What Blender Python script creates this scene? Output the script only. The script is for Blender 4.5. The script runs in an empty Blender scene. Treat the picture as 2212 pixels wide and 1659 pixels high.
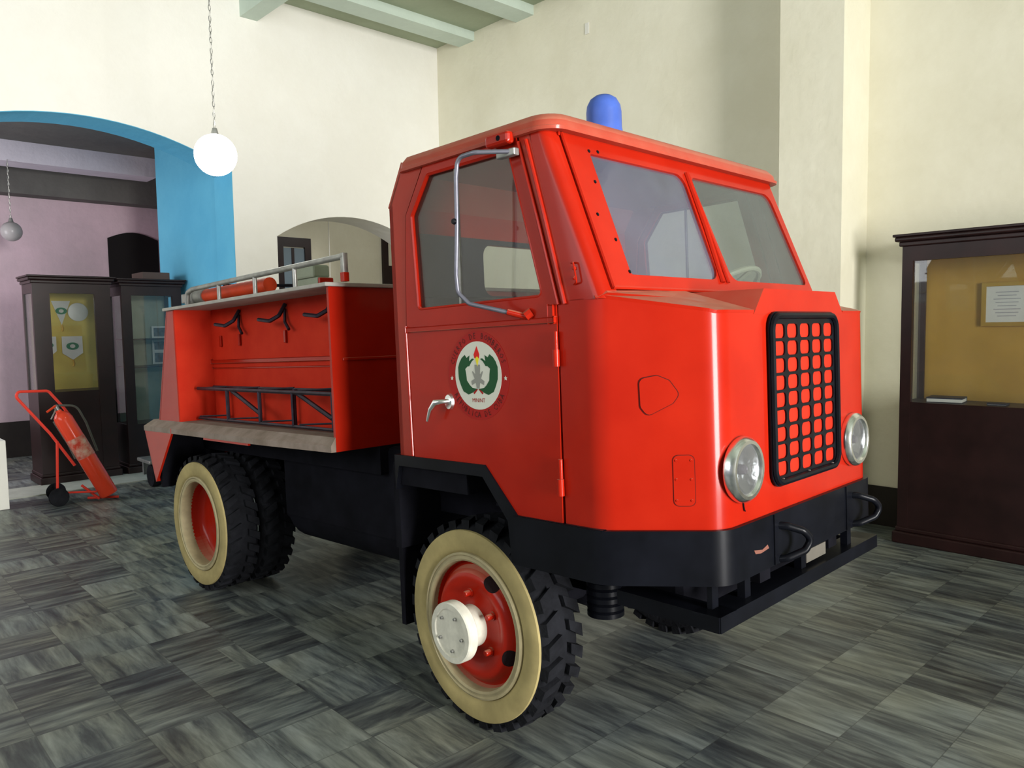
import bpy, bmesh, math, random
from math import sin, cos, pi, radians
from mathutils import Vector, Matrix
from mathutils.geometry import tessellate_polygon
random.seed(7)
S = bpy.context.scene
COL = S.collection

# ------------------------------------------------------------------ camera, world, light, exposure
cam = bpy.data.objects.new('camera', bpy.data.cameras.new('camera'))
COL.objects.link(cam)
cam.data.sensor_width = 36.0
cam.data.lens = 1668.277 / 2212 * 36.0
cam.data.clip_start = 0.05
CR = ((0.6841447, 0.7291728, -0.0159048), (0.0422431, -0.0613860, -0.9972198), (-0.7281219, 0.6815708, -0.0727994))
cam.matrix_world = Matrix(((CR[0][0], -CR[1][0], -CR[2][0], 0), (CR[0][1], -CR[1][1], -CR[2][1], 0),
                           (CR[0][2], -CR[1][2], -CR[2][2], 1.7), (0, 0, 0, 1)))
S.camera = cam
S.view_settings.view_transform = 'Standard'
S.view_settings.look = 'None'
S.view_settings.gamma = 1.0
S.view_settings.use_curve_mapping = False
S.view_settings.exposure = 0.15
wd = bpy.data.worlds.new('courtyard_sky'); S.world = wd; wd.use_nodes = True
wd.node_tree.nodes['Background'].inputs[0].default_value = (0.86, 0.93, 1.0, 1)
wd.node_tree.nodes['Background'].inputs[1].default_value = 0.22

def area(name, loc, look, sx, sy, power, color):
    l = bpy.data.lights.new(name, 'AREA'); l.shape = 'RECTANGLE'; l.size = sx; l.size_y = sy
    l.energy = power; l.color = color
    o = bpy.data.objects.new(name, l); COL.objects.link(o); o.location = loc
    d = Vector(look) - Vector(loc)
    o.rotation_euler = d.to_track_quat('-Z', 'Y').to_euler()
    return o
# daylight through the street doorway in the front wall, and an added fill lamp on the unseen near side
sd = area('street_daylight', (5.9, 1.75, 2.25), (-8, 2.6, 3.0), 2.1, 4.3, 395, (1.0, 0.985, 0.965)); sd.data.spread = radians(95)
area('near_side_fill', (-3.6, -6.6, 4.0), (-4.0, 6.6, 3.8), 9.0, 2.8, 300, (0.96, 0.98, 1.0))

# ------------------------------------------------------------------ materials
def L(c):   # sRGB 0-255 to linear
    return tuple(((v/255)/12.92 if v/255 <= 0.04045 else ((v/255+0.055)/1.055)**2.4) for v in c) + (1.0,)

def mat(name, col, rough=0.5, metal=0.0, var=0.0, scale=6.0, coat=0.0, bump=0.0, bscale=40.0, emit=None, spec=0.22, col2=None):
    m = bpy.data.materials.new(name); m.use_nodes = True
    nt = m.node_tree; b = nt.nodes['Principled BSDF']
    b.inputs['Base Color'].default_value = col
    b.inputs['Roughness'].default_value = rough
    b.inputs['Metallic'].default_value = metal
    b.inputs['Coat Weight'].default_value = coat
    b.inputs['Coat Roughness'].default_value = 0.12
    b.inputs['Specular IOR Level'].default_value = spec
    if var > 0 or col2:
        tc = nt.nodes.new('ShaderNodeTexCoord'); n = nt.nodes.new('ShaderNodeTexNoise')
        n.inputs['Scale'].default_value = scale; n.inputs['Detail'].default_value = 6; n.inputs['Roughness'].default_value = 0.6
        nt.links.new(tc.outputs['Object'], n.inputs['Vector'])
        r = nt.nodes.new('ShaderNodeValToRGB')
        r.color_ramp.elements[0].position = 0.35; r.color_ramp.elements[1].position = 0.68
        c2 = col2 if col2 else tuple(min(1, v*(1+var)) for v in col[:3]) + (1,)
        c1 = tuple(v*(1-var) for v in col[:3]) + (1,) if not col2 else col
        r.color_ramp.elements[0].color = c1; r.color_ramp.elements[1].color = c2
        nt.links.new(n.outputs['Fac'], r.inputs['Fac']); nt.links.new(r.outputs['Color'], b.inputs['Base Color'])
    if bump > 0:
        tc2 = nt.nodes.new('ShaderNodeTexCoord'); n2 = nt.nodes.new('ShaderNodeTexNoise'); n2.inputs['Scale'].default_value = bscale
        nt.links.new(tc2.outputs['Object'], n2.inputs['Vector'])
        bp = nt.nodes.new('ShaderNodeBump'); bp.inputs['Strength'].default_value = bump; bp.inputs['Distance'].default_value = 0.01
        nt.links.new(n2.outputs['Fac'], bp.inputs['Height']); nt.links.new(bp.outputs['Normal'], b.inputs['Normal'])
    if emit:
        b.inputs['Emission Color'].default_value = emit[0]; b.inputs['Emission Strength'].default_value = emit[1]
    return m

def glass_mat(name, tint, dust, veilcol, rough=0.02):
    m = bpy.data.materials.new(name); m.use_nodes = True; nt = m.node_tree
    nt.nodes.remove(nt.nodes['Principled BSDF']); out = nt.nodes['Material Output']
    tr = nt.nodes.new('ShaderNodeBsdfTransparent'); tr.inputs[0].default_value = tint
    gl = nt.nodes.new('ShaderNodeBsdfGlossy'); gl.inputs['Roughness'].default_value = rough
    fr = nt.nodes.new('ShaderNodeFresnel'); g0 = nt.nodes.new('ShaderNodeNewGeometry'); mr0 = nt.nodes.new('ShaderNodeMapRange'); mr0.inputs['To Min'].default_value = 1.5; mr0.inputs['To Max'].default_value = 1/1.5
    nt.links.new(g0.outputs['Backfacing'], mr0.inputs['Value']); nt.links.new(mr0.outputs[0], fr.inputs[0])
    mx = nt.nodes.new('ShaderNodeMixShader')
    nt.links.new(fr.outputs[0], mx.inputs[0]); nt.links.new(tr.outputs[0], mx.inputs[1]); nt.links.new(gl.outputs[0], mx.inputs[2])
    df = nt.nodes.new('ShaderNodeBsdfDiffuse'); df.inputs[0].default_value = veilcol  # diffuse film: dust, and on the windscreen a painted reflection veil
    mx2 = nt.nodes.new('ShaderNodeMixShader')
    tc = nt.nodes.new('ShaderNodeTexCoord'); n = nt.nodes.new('ShaderNodeTexNoise'); n.inputs['Scale'].default_value = 3.0; n.inputs['Detail'].default_value = 5
    nt.links.new(tc.outputs['Object'], n.inputs['Vector'])
    mr = nt.nodes.new('ShaderNodeMapRange'); mr.inputs['From Min'].default_value = 0.3; mr.inputs['From Max'].default_value = 0.7
    mr.inputs['To Min'].default_value = dust*0.75; mr.inputs['To Max'].default_value = dust*1.25
    nt.links.new(n.outputs['Fac'], mr.inputs['Value']); nt.links.new(mr.outputs[0], mx2.inputs[0])
    nt.links.new(mx.outputs[0], mx2.inputs[1]); nt.links.new(df.outputs[0], mx2.inputs[2])
    nt.links.new(mx2.outputs[0], out.inputs[0])
    return m

def red_paint(name='red_paint', dust=0.0):
    m = bpy.data.materials.new(name); m.use_nodes = True; nt = m.node_tree; b = nt.nodes['Principled BSDF']
    N = nt.nodes.new; K = nt.links.new
    tc = N('ShaderNodeTexCoord'); n = N('ShaderNodeTexNoise'); n.inputs['Scale'].default_value = 5; n.inputs['Detail'].default_value = 8
    K(tc.outputs['Object'], n.inputs['Vector'])
    r = N('ShaderNodeValToRGB'); r.color_ramp.elements[0].position = .3; r.color_ramp.elements[1].position = .75
    r.color_ramp.elements[0].color = (0.33, 0.0105, 0.0032, 1); r.color_ramp.elements[1].color = (0.39, 0.0155, 0.0050, 1)
    K(n.outputs['Fac'], r.inputs['Fac'])
    # settled dust on faces that look up
    g = N('ShaderNodeNewGeometry'); sx = N('ShaderNodeSeparateXYZ'); K(g.outputs['True Normal'], sx.inputs[0])
    mr = N('ShaderNodeMapRange'); mr.inputs['From Min'].default_value = 0.5; mr.inputs['From Max'].default_value = 1.0; mr.inputs['To Min'].default_value = dust; mr.inputs['To Max'].default_value = 0.72
    K(sx.outputs['Z'], mr.inputs['Value'])
    n2 = N('ShaderNodeTexNoise'); n2.inputs['Scale'].default_value = 14; n2.inputs['Detail'].default_value = 6; K(tc.outputs['Object'], n2.inputs['Vector'])
    mu = N('ShaderNodeMath'); mu.operation = 'MULTIPLY'; K(mr.outputs[0], mu.inputs[0])
    ad = N('ShaderNodeMath'); ad.operation = 'ADD'; ad.inputs[1].default_value = 0.5; K(n2.outputs['Fac'], ad.inputs[0]); K(ad.outputs[0], mu.inputs[1]); mu.use_clamp = True
    mx = N('ShaderNodeMix'); mx.data_type = 'RGBA'; K(mu.outputs[0], mx.inputs['Factor']); K(r.outputs[0], mx.inputs['A']); mx.inputs['B'].default_value = L((176, 128, 104))
    K(mx.outputs['Result'], b.inputs['Base Color'])
    ra = N('ShaderNodeMath'); ra.operation = 'MULTIPLY_ADD'; ra.inputs[1].default_value = 0.5; ra.inputs[2].default_value = 0.3; K(mu.outputs[0], ra.inputs[0]); K(ra.outputs[0], b.inputs['Roughness'])
    b.inputs['Coat Weight'].default_value = 0.26; b.inputs['Coat Roughness'].default_value = 0.12; b.inputs['Specular IOR Level'].default_value = 0.08
    n3 = N('ShaderNodeTexNoise'); n3.inputs['Scale'].default_value = 3.0; K(tc.outputs['Object'], n3.inputs['Vector'])
    bp = N('ShaderNodeBump'); bp.inputs['Strength'].default_value = 0.10; bp.inputs['Distance'].default_value = 0.01; K(n3.outputs['Fac'], bp.inputs['Height']); K(bp.outputs['Normal'], b.inputs['Normal'])
    return m

def floor_mat():
    m = bpy.data.materials.new('streaked_marble_tiles'); m.use_nodes = True; nt = m.node_tree; b = nt.nodes['Principled BSDF']
    N = nt.nodes.new; K = nt.links.new
    tc = N('ShaderNodeTexCoord'); mp = N('ShaderNodeMapping'); mp.inputs['Location'].default_value = (0.31, 0.01, 0)
    K(tc.outputs['Object'], mp.inputs['Vector'])
    dv = N('ShaderNodeVectorMath'); dv.operation = 'DIVIDE'; dv.inputs[1].default_value = (0.34, 0.34, 1); K(mp.outputs[0], dv.inputs[0])
    fl = N('ShaderNodeVectorMath'); fl.operation = 'FLOOR'; K(dv.outputs[0], fl.inputs[0])
    fr = N('ShaderNodeVectorMath'); fr.operation = 'FRACTION'; K(dv.outputs[0], fr.inputs[0])
    wn = N('ShaderNodeTexWhiteNoise'); wn.noise_dimensions = '2D'; K(fl.outputs[0], wn.inputs['Vector'])
    wn2 = N('ShaderNodeTexWhiteNoise'); wn2.noise_dimensions = '3D'
    off = N('ShaderNodeVectorMath'); off.operation = 'ADD'; off.inputs[1].default_value = (17.3, 5.1, 2.2); K(fl.outputs[0], off.inputs[0]); K(off.outputs[0], wn2.inputs['Vector'])
    # per tile offset of the streak pattern
    sc = N('ShaderNodeVectorMath'); sc.operation = 'SCALE'; sc.inputs['Scale'].default_value = 9.0; K(wn.outputs['Color'], sc.inputs[0])
    ad = N('ShaderNodeVectorMath'); ad.operation = 'ADD'; K(mp.outputs[0], ad.inputs[0]); K(sc.outputs[0], ad.inputs[1])
    def streak(rotz, s):
        q = N('ShaderNodeMapping'); q.vector_type = 'POINT'; q.inputs['Rotation'].default_value = (0, 0, rotz); q.inputs['Scale'].default_value = s; K(ad.outputs[0], q.inputs['Vector'])
        t = N('ShaderNodeTexNoise'); t.inputs['Scale'].default_value = 1.0; t.inputs['Detail'].default_value = 5; t.inputs['Roughness'].default_value = 0.62; t.inputs['Distortion'].default_value = 0.35
        K(q.outputs[0], t.inputs['Vector']); return t
    a = streak(0.12, (2.4, 17, 1)); c = streak(-0.1, (17, 2.4, 1))
    # streaks run across the other way only in part of the hall (left of the truck)
    sx = N('ShaderNodeSeparateXYZ'); K(tc.outputs['Object'], sx.inputs[0])
    pr = N('ShaderNodeMapRange'); pr.inputs['From Min'].default_value = 2.6; pr.inputs['From Max'].default_value = 1.4; pr.inputs['To Max'].default_value = 0.5; K(sx.outputs['Y'], pr.inputs['Value'])
    lt = N('ShaderNodeMath'); lt.operation = 'LESS_THAN'; K(wn2.outputs['Value'], lt.inputs[0]); K(pr.outputs[0], lt.inputs[1])
    mx = N('ShaderNodeMix'); mx.data_type = 'FLOAT'; K(lt.outputs[0], mx.inputs['Factor']); K(a.outputs['Fac'], mx.inputs['A']); K(c.outputs['Fac'], mx.inputs['B'])
    tb = N('ShaderNodeMath'); tb.operation = 'MULTIPLY_ADD'; tb.inputs[1].default_value = 0.17; K(wn2.outputs['Value'], tb.inputs[0]); K(mx.outputs['Result'], tb.inputs[2])
    r = N('ShaderNodeValToRGB'); e = r.color_ramp.elements
    e[0].position = 0.36; e[0].color = L((46, 48, 53)); e[1].position = 0.90; e[1].color = L((150, 155, 150))
    x = e.new(0.50); x.color = L((74, 78, 80)); x = e.new(0.66); x.color = L((112, 117, 113))
    K(tb.outputs[0], r.inputs['Fac'])
    # patchy tint
    n = N('ShaderNodeTexNoise'); n.inputs['Scale'].default_value = 1.7; K(tc.outputs['Object'], n.inputs['Vector'])
    hs = N('ShaderNodeMix'); hs.data_type = 'RGBA'; hs.blend_type = 'MULTIPLY'; hs.inputs['Factor'].default_value = 1.0
    rt = N('ShaderNodeValToRGB'); rt.color_ramp.elements[0].color = (0.92, 0.97, 1.0, 1); rt.color_ramp.elements[1].color = (1.0, 0.97, 0.86, 1)
    rt.color_ramp.elements[0].position = .35; rt.color_ramp.elements[1].position = .65
    K(n.outputs['Fac'], rt.inputs['Fac']); K(r.outputs[0], hs.inputs['A']); K(rt.outputs[0], hs.inputs['B'])
    # grout
    s2 = N('ShaderNodeSeparateXYZ'); K(fr.outputs[0], s2.inputs[0])
    def edge(o):
        p = N('ShaderNodeMath'); p.operation = 'PINGPONG'; p.inputs[1].default_value = 0.5; K(o, p.inputs[0])
        g = N('ShaderNodeMath'); g.operation = 'LESS_THAN'; g.inputs[1].default_value = 0.006; K(p.outputs[0], g.inputs[0]); return g
    g1 = edge(s2.outputs['X']); g2 = edge(s2.outputs['Y'])
    mg = N('ShaderNodeMath'); mg.operation = 'MAXIMUM'; K(g1.outputs[0], mg.inputs[0]); K(g2.outputs[0], mg.inputs[1])
    m3 = N('ShaderNodeMath'); m3.operation = 'MULTIPLY'; m3.inputs[1].default_value = 0.55; K(mg.outputs[0], m3.inputs[0])
    fm = N('ShaderNodeMix'); fm.data_type = 'RGBA'; K(m3.outputs[0], fm.inputs['Factor']); K(hs.outputs['Result'], fm.inputs['A']); fm.inputs['B'].default_value = L((60, 62, 60))
    K(fm.outputs['Result'], b.inputs['Base Color'])
    b.inputs['Roughness'].default_value = 0.42; b.inputs['Specular IOR Level'].default_value = 0.4
    return m

def plaster(name, col, col2, sc=0.9, spots=True):
    m = bpy.data.materials.new(name); m.use_nodes = True; nt = m.node_tree; b = nt.nodes['Principled BSDF']
    N = nt.nodes.new; K = nt.links.new
    tc = N('ShaderNodeTexCoord'); n = N('ShaderNodeTexNoise'); n.inputs['Scale'].default_value = sc; n.inputs['Detail'].default_value = 7; n.inputs['Roughness'].default_value = .65
    K(tc.outputs['Object'], n.inputs['Vector'])
    r = N('ShaderNodeValToRGB'); r.color_ramp.elements[0].position = .35; r.color_ramp.elements[1].position = .7
    r.color_ramp.elements[0].color = col2; r.color_ramp.elements[1].color = col; K(n.outputs['Fac'], r.inputs['Fac'])
    K(r.outputs[0], b.inputs['Base Color']); b.inputs['Roughness'].default_value = 0.85; b.inputs['Specular IOR Level'].default_value = 0.2
    n2 = N('ShaderNodeTexNoise'); n2.inputs['Scale'].default_value = 9; n2.inputs['Detail'].default_value = 4; K(tc.outputs['Object'], n2.inputs['Vector'])
    bp = N('ShaderNodeBump'); bp.inputs['Strength'].default_value = .3; bp.inputs['Distance'].default_value = .02; K(n2.outputs['Fac'], bp.inputs['Height']); K(bp.outputs['Normal'], b.inputs['Normal'])
    return m

RED = red_paint()
REDSIDE = red_paint('lightly_dusted_red_paint', .07)
REDMATT = mat('matt_red_paint', (0.50, 0.022, 0.008, 1), 0.7, col2=(0.58, 0.034, 0.012, 1), scale=5, spec=.08)
REDROOF = red_paint('dusty_faded_red_paint', .24)
FLOOR = floor_mat()
CREAM = plaster('cream_plaster', L((236, 232, 212)), L((224, 219, 196)))
CREAMW = plaster('pale_plaster', L((245, 243, 236)), L((238, 235, 226)))
CEILM = plaster('green_grey_ceiling', L((174, 184, 160)), L((158, 168, 144)))
BEAMM = plaster('pale_beam', L((212, 226, 214)), L((196, 210, 198)))
TEAL = plaster('teal_plaster', L((106, 188, 218)), L((92, 174, 208)))
MAUVE = plaster('mauve_plaster', L((196, 170, 180)), L((172, 154, 160)))
DADO = plaster('dark_dado', L((52, 48, 44)), L((40, 36, 34)))
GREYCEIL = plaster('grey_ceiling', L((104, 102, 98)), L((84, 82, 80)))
WOOD = mat('dark_wood', L((36, 19, 18)), 0.4, var=.3, scale=4, spec=.35)
WOODIN = mat('dark_wood_inner', L((58, 50, 34)), 0.6, var=.2)
OCHRE = mat('ochre_backing', L((176, 140, 62)), 0.85, var=.1, scale=2.5, bump=.1, bscale=300)
OCHREL = mat('yellow_backing', L((206, 186, 96)), 0.85, var=.06, scale=3)
CASEGREY = mat('grey_green_backing', L((150, 158, 140)), 0.8, var=.08)
BLACK = mat('black_paint', (0.004, 0.0045, 0.007, 1), 0.4, var=.3, scale=6, coat=.10, spec=.10)
BLACKM = mat('matt_black_underbody', (0.006, 0.006, 0.009, 1), 0.9, var=.4, scale=5, spec=.08)
RUBBER = mat('tyre_rubber', (0.010, 0.0105, 0.013, 1), 0.9, var=.4, scale=9, bump=.3, bscale=60, spec=.12)
WALLW = mat('cream_tyre_paint', L((160, 145, 98)), 0.7, var=.16, scale=7)
RIMW = mat('cream_rim_paint', L((156, 145, 112)), 0.6, var=.14, scale=12)
WHITEP = mat('white_hub_paint', L((208, 205, 190)), 0.55, var=.12, scale=20)
CHROME = mat('chrome', (0.92, 0.93, 0.93, 1), 0.24, 1.0, bump=.05, bscale=30)
STEEL = mat('dusty_steel', L((150, 150, 146)), 0.42, 0.7, var=.2, scale=14)
DARKSTEEL = mat('dark_steel', L((58, 52, 62)), 0.45, 0.6, var=.3, scale=12)
DUSTY = mat('dusty_grey_plate', L((142, 128, 118)), 0.85, var=.18, scale=9, col2=L((118, 104, 92)))
DUSTYW = mat('dusty_white_edge', L((168, 164, 156)), 0.7, var=.12, scale=9)
BLUE = mat('blue_plastic', L((66, 92, 168)), 0.42, var=.12, scale=12)
SEATM = mat('dark_seat_vinyl', L((40, 44, 52)), 0.5, var=.2)
GRILLRED = mat('grille_red', (0.47, 0.022, 0.008, 1), 0.5, spec=.2)
LENS = glass_mat('headlight_glass', (.9, .92, .92, 1), 0.10, (.6, .6, .6, 1), .05)
REFL = mat('reflector', (0.22, 0.23, 0.24, 1), 0.25, 1.0, bump=.6, bscale=25)
WSGLASS = glass_mat('dusty_veiled_windscreen_glass', (0.80, 0.83, 0.86, 1), 0.17, (0.25, 0.27, 0.36, 1))  # bluish diffuse part paints the room's reflection in with the dust
SIDEGLASS = glass_mat('side_window_glass', (0.80, 0.82, 0.80, 1), 0.06, (0.36, 0.30, 0.26, 1))
CASEGLASS = glass_mat('cabinet_glass', (0.95, 0.96, 0.95, 1), 0.03, (.5, .5, .5, 1))
PAPER = mat('white_paper', L((206, 208, 204)), 0.8, var=.05)
GOLD = mat('brass_frame', L((170, 140, 60)), 0.4, 0.4)
WHITEPL = mat('white_plastic', L((226, 224, 214)), 0.6)
MARBLE = mat('pale_marble', L((168, 170, 158)), 0.5, var=.12, scale=5)
GREEN = mat('emblem_green', L((18, 74, 38)), 0.5)
EMW = mat('emblem_white', L((206, 206, 192)), 0.5)
EMR = mat('emblem_red', L((206, 24, 18)), 0.5)
EMDR = mat('emblem_dark_red', (0.34, 0.006, 0.003, 1), 0.5, spec=.2)
EMY = mat('emblem_yellow', L((222, 208, 40)), 0.5)
EMG = mat('emblem_grey', L((138, 138, 130)), 0.5)
EMK = mat('emblem_black', (0.06, 0.004, 0.003, 1), 0.5, spec=.2)
ORANGE = mat('orange_hose', L((206, 62, 22)), 0.5, var=.15)
GLOBE = mat('lit_globe', (1, 1, 1, 1), 0.3, emit=((1, .98, .94, 1), 14.0))
GLOBEOFF = mat('unlit_globe', L((150, 146, 146)), 0.25, var=.08)

# ------------------------------------------------------------------ mesh helpers
def link(name, bm, m, parent=None, smooth=False, mw=None, angle=40):
    bmesh.ops.recalc_face_normals(bm, faces=bm.faces)
    me = bpy.data.meshes.new(name); bm.to_mesh(me); bm.free()
    me.materials.append(m)
    if smooth:
        for p in me.polygons: p.use_smooth = True
        me.set_sharp_from_angle(angle=radians(angle))
    o = bpy.data.objects.new(name, me); COL.objects.link(o)
    if parent is not None: o.parent = parent
    if mw is not None: o.matrix_local = mw
    return o
def thing(name, label, cat, loc=(0, 0, 0), rot=(0, 0, 0), group=None):
    o = bpy.data.objects.new(name, None); COL.objects.link(o); o.location = loc; o.rotation_euler = rot
    o.empty_display_size = .1
    o['label'] = label; o['category'] = cat
    if group: o['group'] = group
    return o
def tag(o, label, cat, group=None):
    o['label'] = label; o['category'] = cat
    if group: o['group'] = group
    return o
def struct(o): o['kind'] = 'structure'; return o

def box(bm, a, b, bev=0.0):
    """axis box from corner a to corner b"""
    r = bmesh.ops.create_cube(bm, size=1.0)
    for v in r['verts']:
        v.co = Vector((a[i] + (b[i]-a[i])*(v.co[i]+.5) for i in range(3)))
    if bev > 0:
        es = set(e for v in r['verts'] for e in v.link_edges)
        bmesh.ops.bevel(bm, geom=list(es), offset=bev, segments=2, affect='EDGES', profile=.5)
def boxm(a, b, bev=0.0):
    bm = bmesh.new(); box(bm, a, b, bev); return bm
def tube(bm, pts, r, seg=10, closed=False):
    pts = [Vector(p) for p in pts]; n = len(pts); rings = []
    up = None
    for i, p in enumerate(pts):
        if closed: d = pts[(i+1) % n]-pts[i-1]
        else: d = (pts[min(i+1, n-1)]-pts[max(i-1, 0)])
        d.normalize()
        if up is None:
            up = Vector((0, 0, 1)) if abs(d.z) < .9 else Vector((1, 0, 0))
        s = d.cross(up).normalized(); up = s.cross(d).normalized()
        rr = r[i] if isinstance(r, (list, tuple)) else r
        rings.append([bm.verts.new(p + s*cos(2*pi*k/seg)*rr + up*sin(2*pi*k/seg)*rr) for k in range(seg)])
    for i in range(n if closed else n-1):
        A, B = rings[i], rings[(i+1) % n]
        for k in range(seg): bm.faces.new((A[k], A[(k+1) % seg], B[(k+1) % seg], B[k]))
    if not closed:
        bm.faces.new(rings[0]); bm.faces.new(rings[-1])
def fillet(pts, r, n=6, closed=False):
    """round the corners of a polyline"""
    P = [Vector(p) for p in pts]; out = []; m = len(P)
    for i in range(m):
        if not closed and i in (0, m-1): out.append(P[i]); continue
        a, b, c = P[i-1], P[i], P[(i+1) % m]
        u = (a-b); v = (c-b); lu, lv = u.length, v.length; u.normalize(); v.normalize()
        rr = r[i] if isinstance(r, (list, tuple)) else r
        ang = u.angle(v)
        if rr <= 0 or ang > pi-.02: out.append(b); continue
        t = min(rr/math.tan(ang/2), lu*.49, lv*.49)
        p0, p1 = b+u*t, b+v*t
        bis = (u+v).normalized(); cen = b+bis*(t/cos(ang/2)); w0 = p0-cen; w1 = p1-cen; th_ = w0.angle(w1)
        for k in range(n+1):
            s = k/n; out.append(cen+(w0*sin((1-s)*th_)+w1*sin(s*th_))/sin(th_))
    return out
def plate(bm, outer, holes, f, th):
    """flat plate: 2D outline with holes; f(a, b, t) gives the 3D point at depth t"""
    loops = [outer] + list(holes)
    flat = [p for l in loops for p in l]
    tris = tessellate_polygon([[Vector((p[0], p[1], 0)) for p in l] for l in loops])
    A = [bm.verts.new(f(p[0], p[1], 0)) for p in flat]; B = [bm.verts.new(f(p[0], p[1], th)) for p in flat]
    for t in tris:
        if len(set(t)) == 3:
            try: bm.faces.new([A[i] for i in t]); bm.faces.new([B[i] for i in reversed(t)])
            except ValueError: pass
    k = 0
    for l in loops:
        n = len(l)
        for i in range(n):
            a, b = k+i, k+(i+1) % n
            try: bm.faces.new((A[a], A[b], B[b], B[a]))
            except ValueError: pass
        k += n
def platem(outer, holes, f, th): bm = bmesh.new(); plate(bm, outer, holes, f, th); return bm
def rrect(x0, y0, x1, y1, r, n=5):
    return [(p.x, p.y) for p in fillet([(x0, y0, 0), (x1, y0, 0), (x1, y1, 0), (x0, y1, 0)], r, n, True)]
def lathe(bm, prof, f, seg=48, closed=False):
    """prof: list of (radius, depth); f(x, y, d) gives the 3D point"""
    rings = []
    for r, d in prof:
        if r < 1e-6: rings.append([bm.verts.new(f(0, 0, d))])
        else: rings.append([bm.verts.new(f(r*cos(2*pi*k/seg), r*sin(2*pi*k/seg), d)) for k in range(seg)])
    prs = list(zip(rings[:-1], rings[1:]))
    if closed: prs.append((rings[-1], rings[0]))
    for A, B in prs:
        for k in range(seg):
            a = (A[k], A[(k+1) % seg]) if len(A) > 1 else (A[0],)
            b = (B[(k+1) % seg], B[k]) if len(B) > 1 else (B[0],)
            if len(a)+len(b) > 2: bm.faces.new(a+b)
def strip(bm, lo, hi, th=None):
    """wall surface between two 3D polylines of equal length"""
    A = [bm.verts.new(p) for p in lo]; B = [bm.verts.new(p) for p in hi]
    for i in range(len(A)-1): bm.faces.new((A[i], A[i+1], B[i+1], B[i]))
def solid(o, th, off=-1):
    me = o.data; cnt = {}
    for p in me.polygons:
        for k in p.edge_keys: cnt[k] = cnt.get(k, 0)+1
    for e in me.edges:
        if cnt.get(e.key, 0) == 1: e.use_edge_sharp = True
    m = o.modifiers.new('thickness', 'SOLIDIFY'); m.thickness = th; m.offset = off
    return o
XY = lambda a, b, t: (a, b, t)

# ------------------------------------------------------------------ room shell
XL, YR, ZC = -8.42, 6.6, 5.45
o = link('floor', boxm((-13.2, -7.5, -.1), (6.4, 9.5, 0)), FLOOR); struct(o)
o = link('ceiling', boxm((-8.9, -7.5, ZC), (6.4, 7.0, ZC+.2)), CEILM); struct(o)
# right wall with its pilaster
o = link('wall_right', boxm((XL-.48, YR, 0), (6.4, YR+.3, ZC)), CREAM); struct(o)
o = link('wall_pilaster', boxm((-3.24, 6.12, 0), (-2.71, YR+.05, ZC)), CREAM); struct(o)
bm = bmesh.new(); box(bm, (-2.71, YR-.012, 0), (-2.2, YR+.02, .33)); box(bm, (-.4, YR-.012, 0), (6.1, YR+.02, .33)); box(bm, (XL, YR-.012, 0), (-3.24, YR+.02, .33))
o = link('baseboard_right', bm, DADO); struct(o)

def arch(y0, y1, zs, rise, n=20):
    """closed outline of an arched opening: list of (y, z)"""
    h = (y1-y0)/2; R = (h*h+rise*rise)/(2*rise); cy = (y0+y1)/2; cz = zs+rise-R; a0 = math.asin(h/R)
    return [(y0, 0.0)] + [(cy+R*sin(-a0+2*a0*k/n), cz+R*cos(-a0+2*a0*k/n)) for k in range(n+1)] + [(y1, 0.0)]
A1 = arch(0.82, 3.70, 3.47, .355); A2 = arch(4.2, 6.2, 2.80, .30)
# left wall: outline running round both openings so that it stays one piece
out = [(-7.5, 0)] + A1 + A2 + [(YR, 0), (YR, ZC), (-7.5, ZC)]
o = link('wall_left', platem(out, [], lambda a, b, t: (XL-t, a, b), .48), CREAMW); struct(o)
def lining(A, x0, x1, th):
    bm = bmesh.new()
    P = [Vector((0, y, z)) for y, z in A]; c = Vector((0, (A[0][0]+A[-1][0])/2, 1.5))
    for i in range(len(P)-1):
        a, b = P[i], P[i+1]; d = (b-a).normalized(); nrm = Vector((0, d.z, -d.y))
        if nrm.dot(c-(a+b)/2) < 0: nrm = -nrm
        v = [bm.verts.new((x, q.y, q.z)) for x in (x0, x1) for q in (a-nrm*.001, b-nrm*.001, b+nrm*th, a+nrm*th)]
        for f in ((0, 1, 2, 3), (7, 6, 5, 4), (0, 4, 5, 1), (1, 5, 6, 2), (2, 6, 7, 3), (3, 7, 4, 0)): bm.faces.new([v[k] for k in f])
    bmesh.ops.remove_doubles(bm, verts=bm.verts, dist=1e-5)
    return bm
o = link('trim_1', lining(A1, XL-.478, XL-.001, .006), TEAL); struct(o)
o = link('trim_2', lining(A2, XL-.478, XL-.001, .006), CREAMW); struct(o)
# passage behind the big arch
o = link('wall_passage', boxm((-10.83, 3.712, 0), (XL-.481, 4.0, 4.15)), TEAL); struct(o)
o = link('wall_back', boxm((-13.2, -1.0, 0), (-12.6, 4.35, 4.15)), MAUVE); struct(o)
o = link('wall_side', boxm((-13.2, 4.35, 0), (-10.83, 4.6, 4.15)), MAUVE); struct(o)
bm = bmesh.new(); box(bm, (-12.6, -1.0, 0), (-12.57, 4.35, .5)); o = link('baseboard_back', bm, DADO); struct(o)
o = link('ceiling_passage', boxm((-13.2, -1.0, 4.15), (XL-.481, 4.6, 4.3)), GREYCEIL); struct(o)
o = link('wall_end', boxm((-13.2, -1.2, 0), (XL-.481, -1.0, 4.3)), MAUVE); struct(o)
bm = bmesh.new(); box(bm, (-11.9, -1.0, 3.89), (-11.5, 3.95, 4.15)); struct(link('trim_3', bm, plaster('lavender_beam', L((206, 200, 210)), L((190, 184, 194)))))
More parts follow.
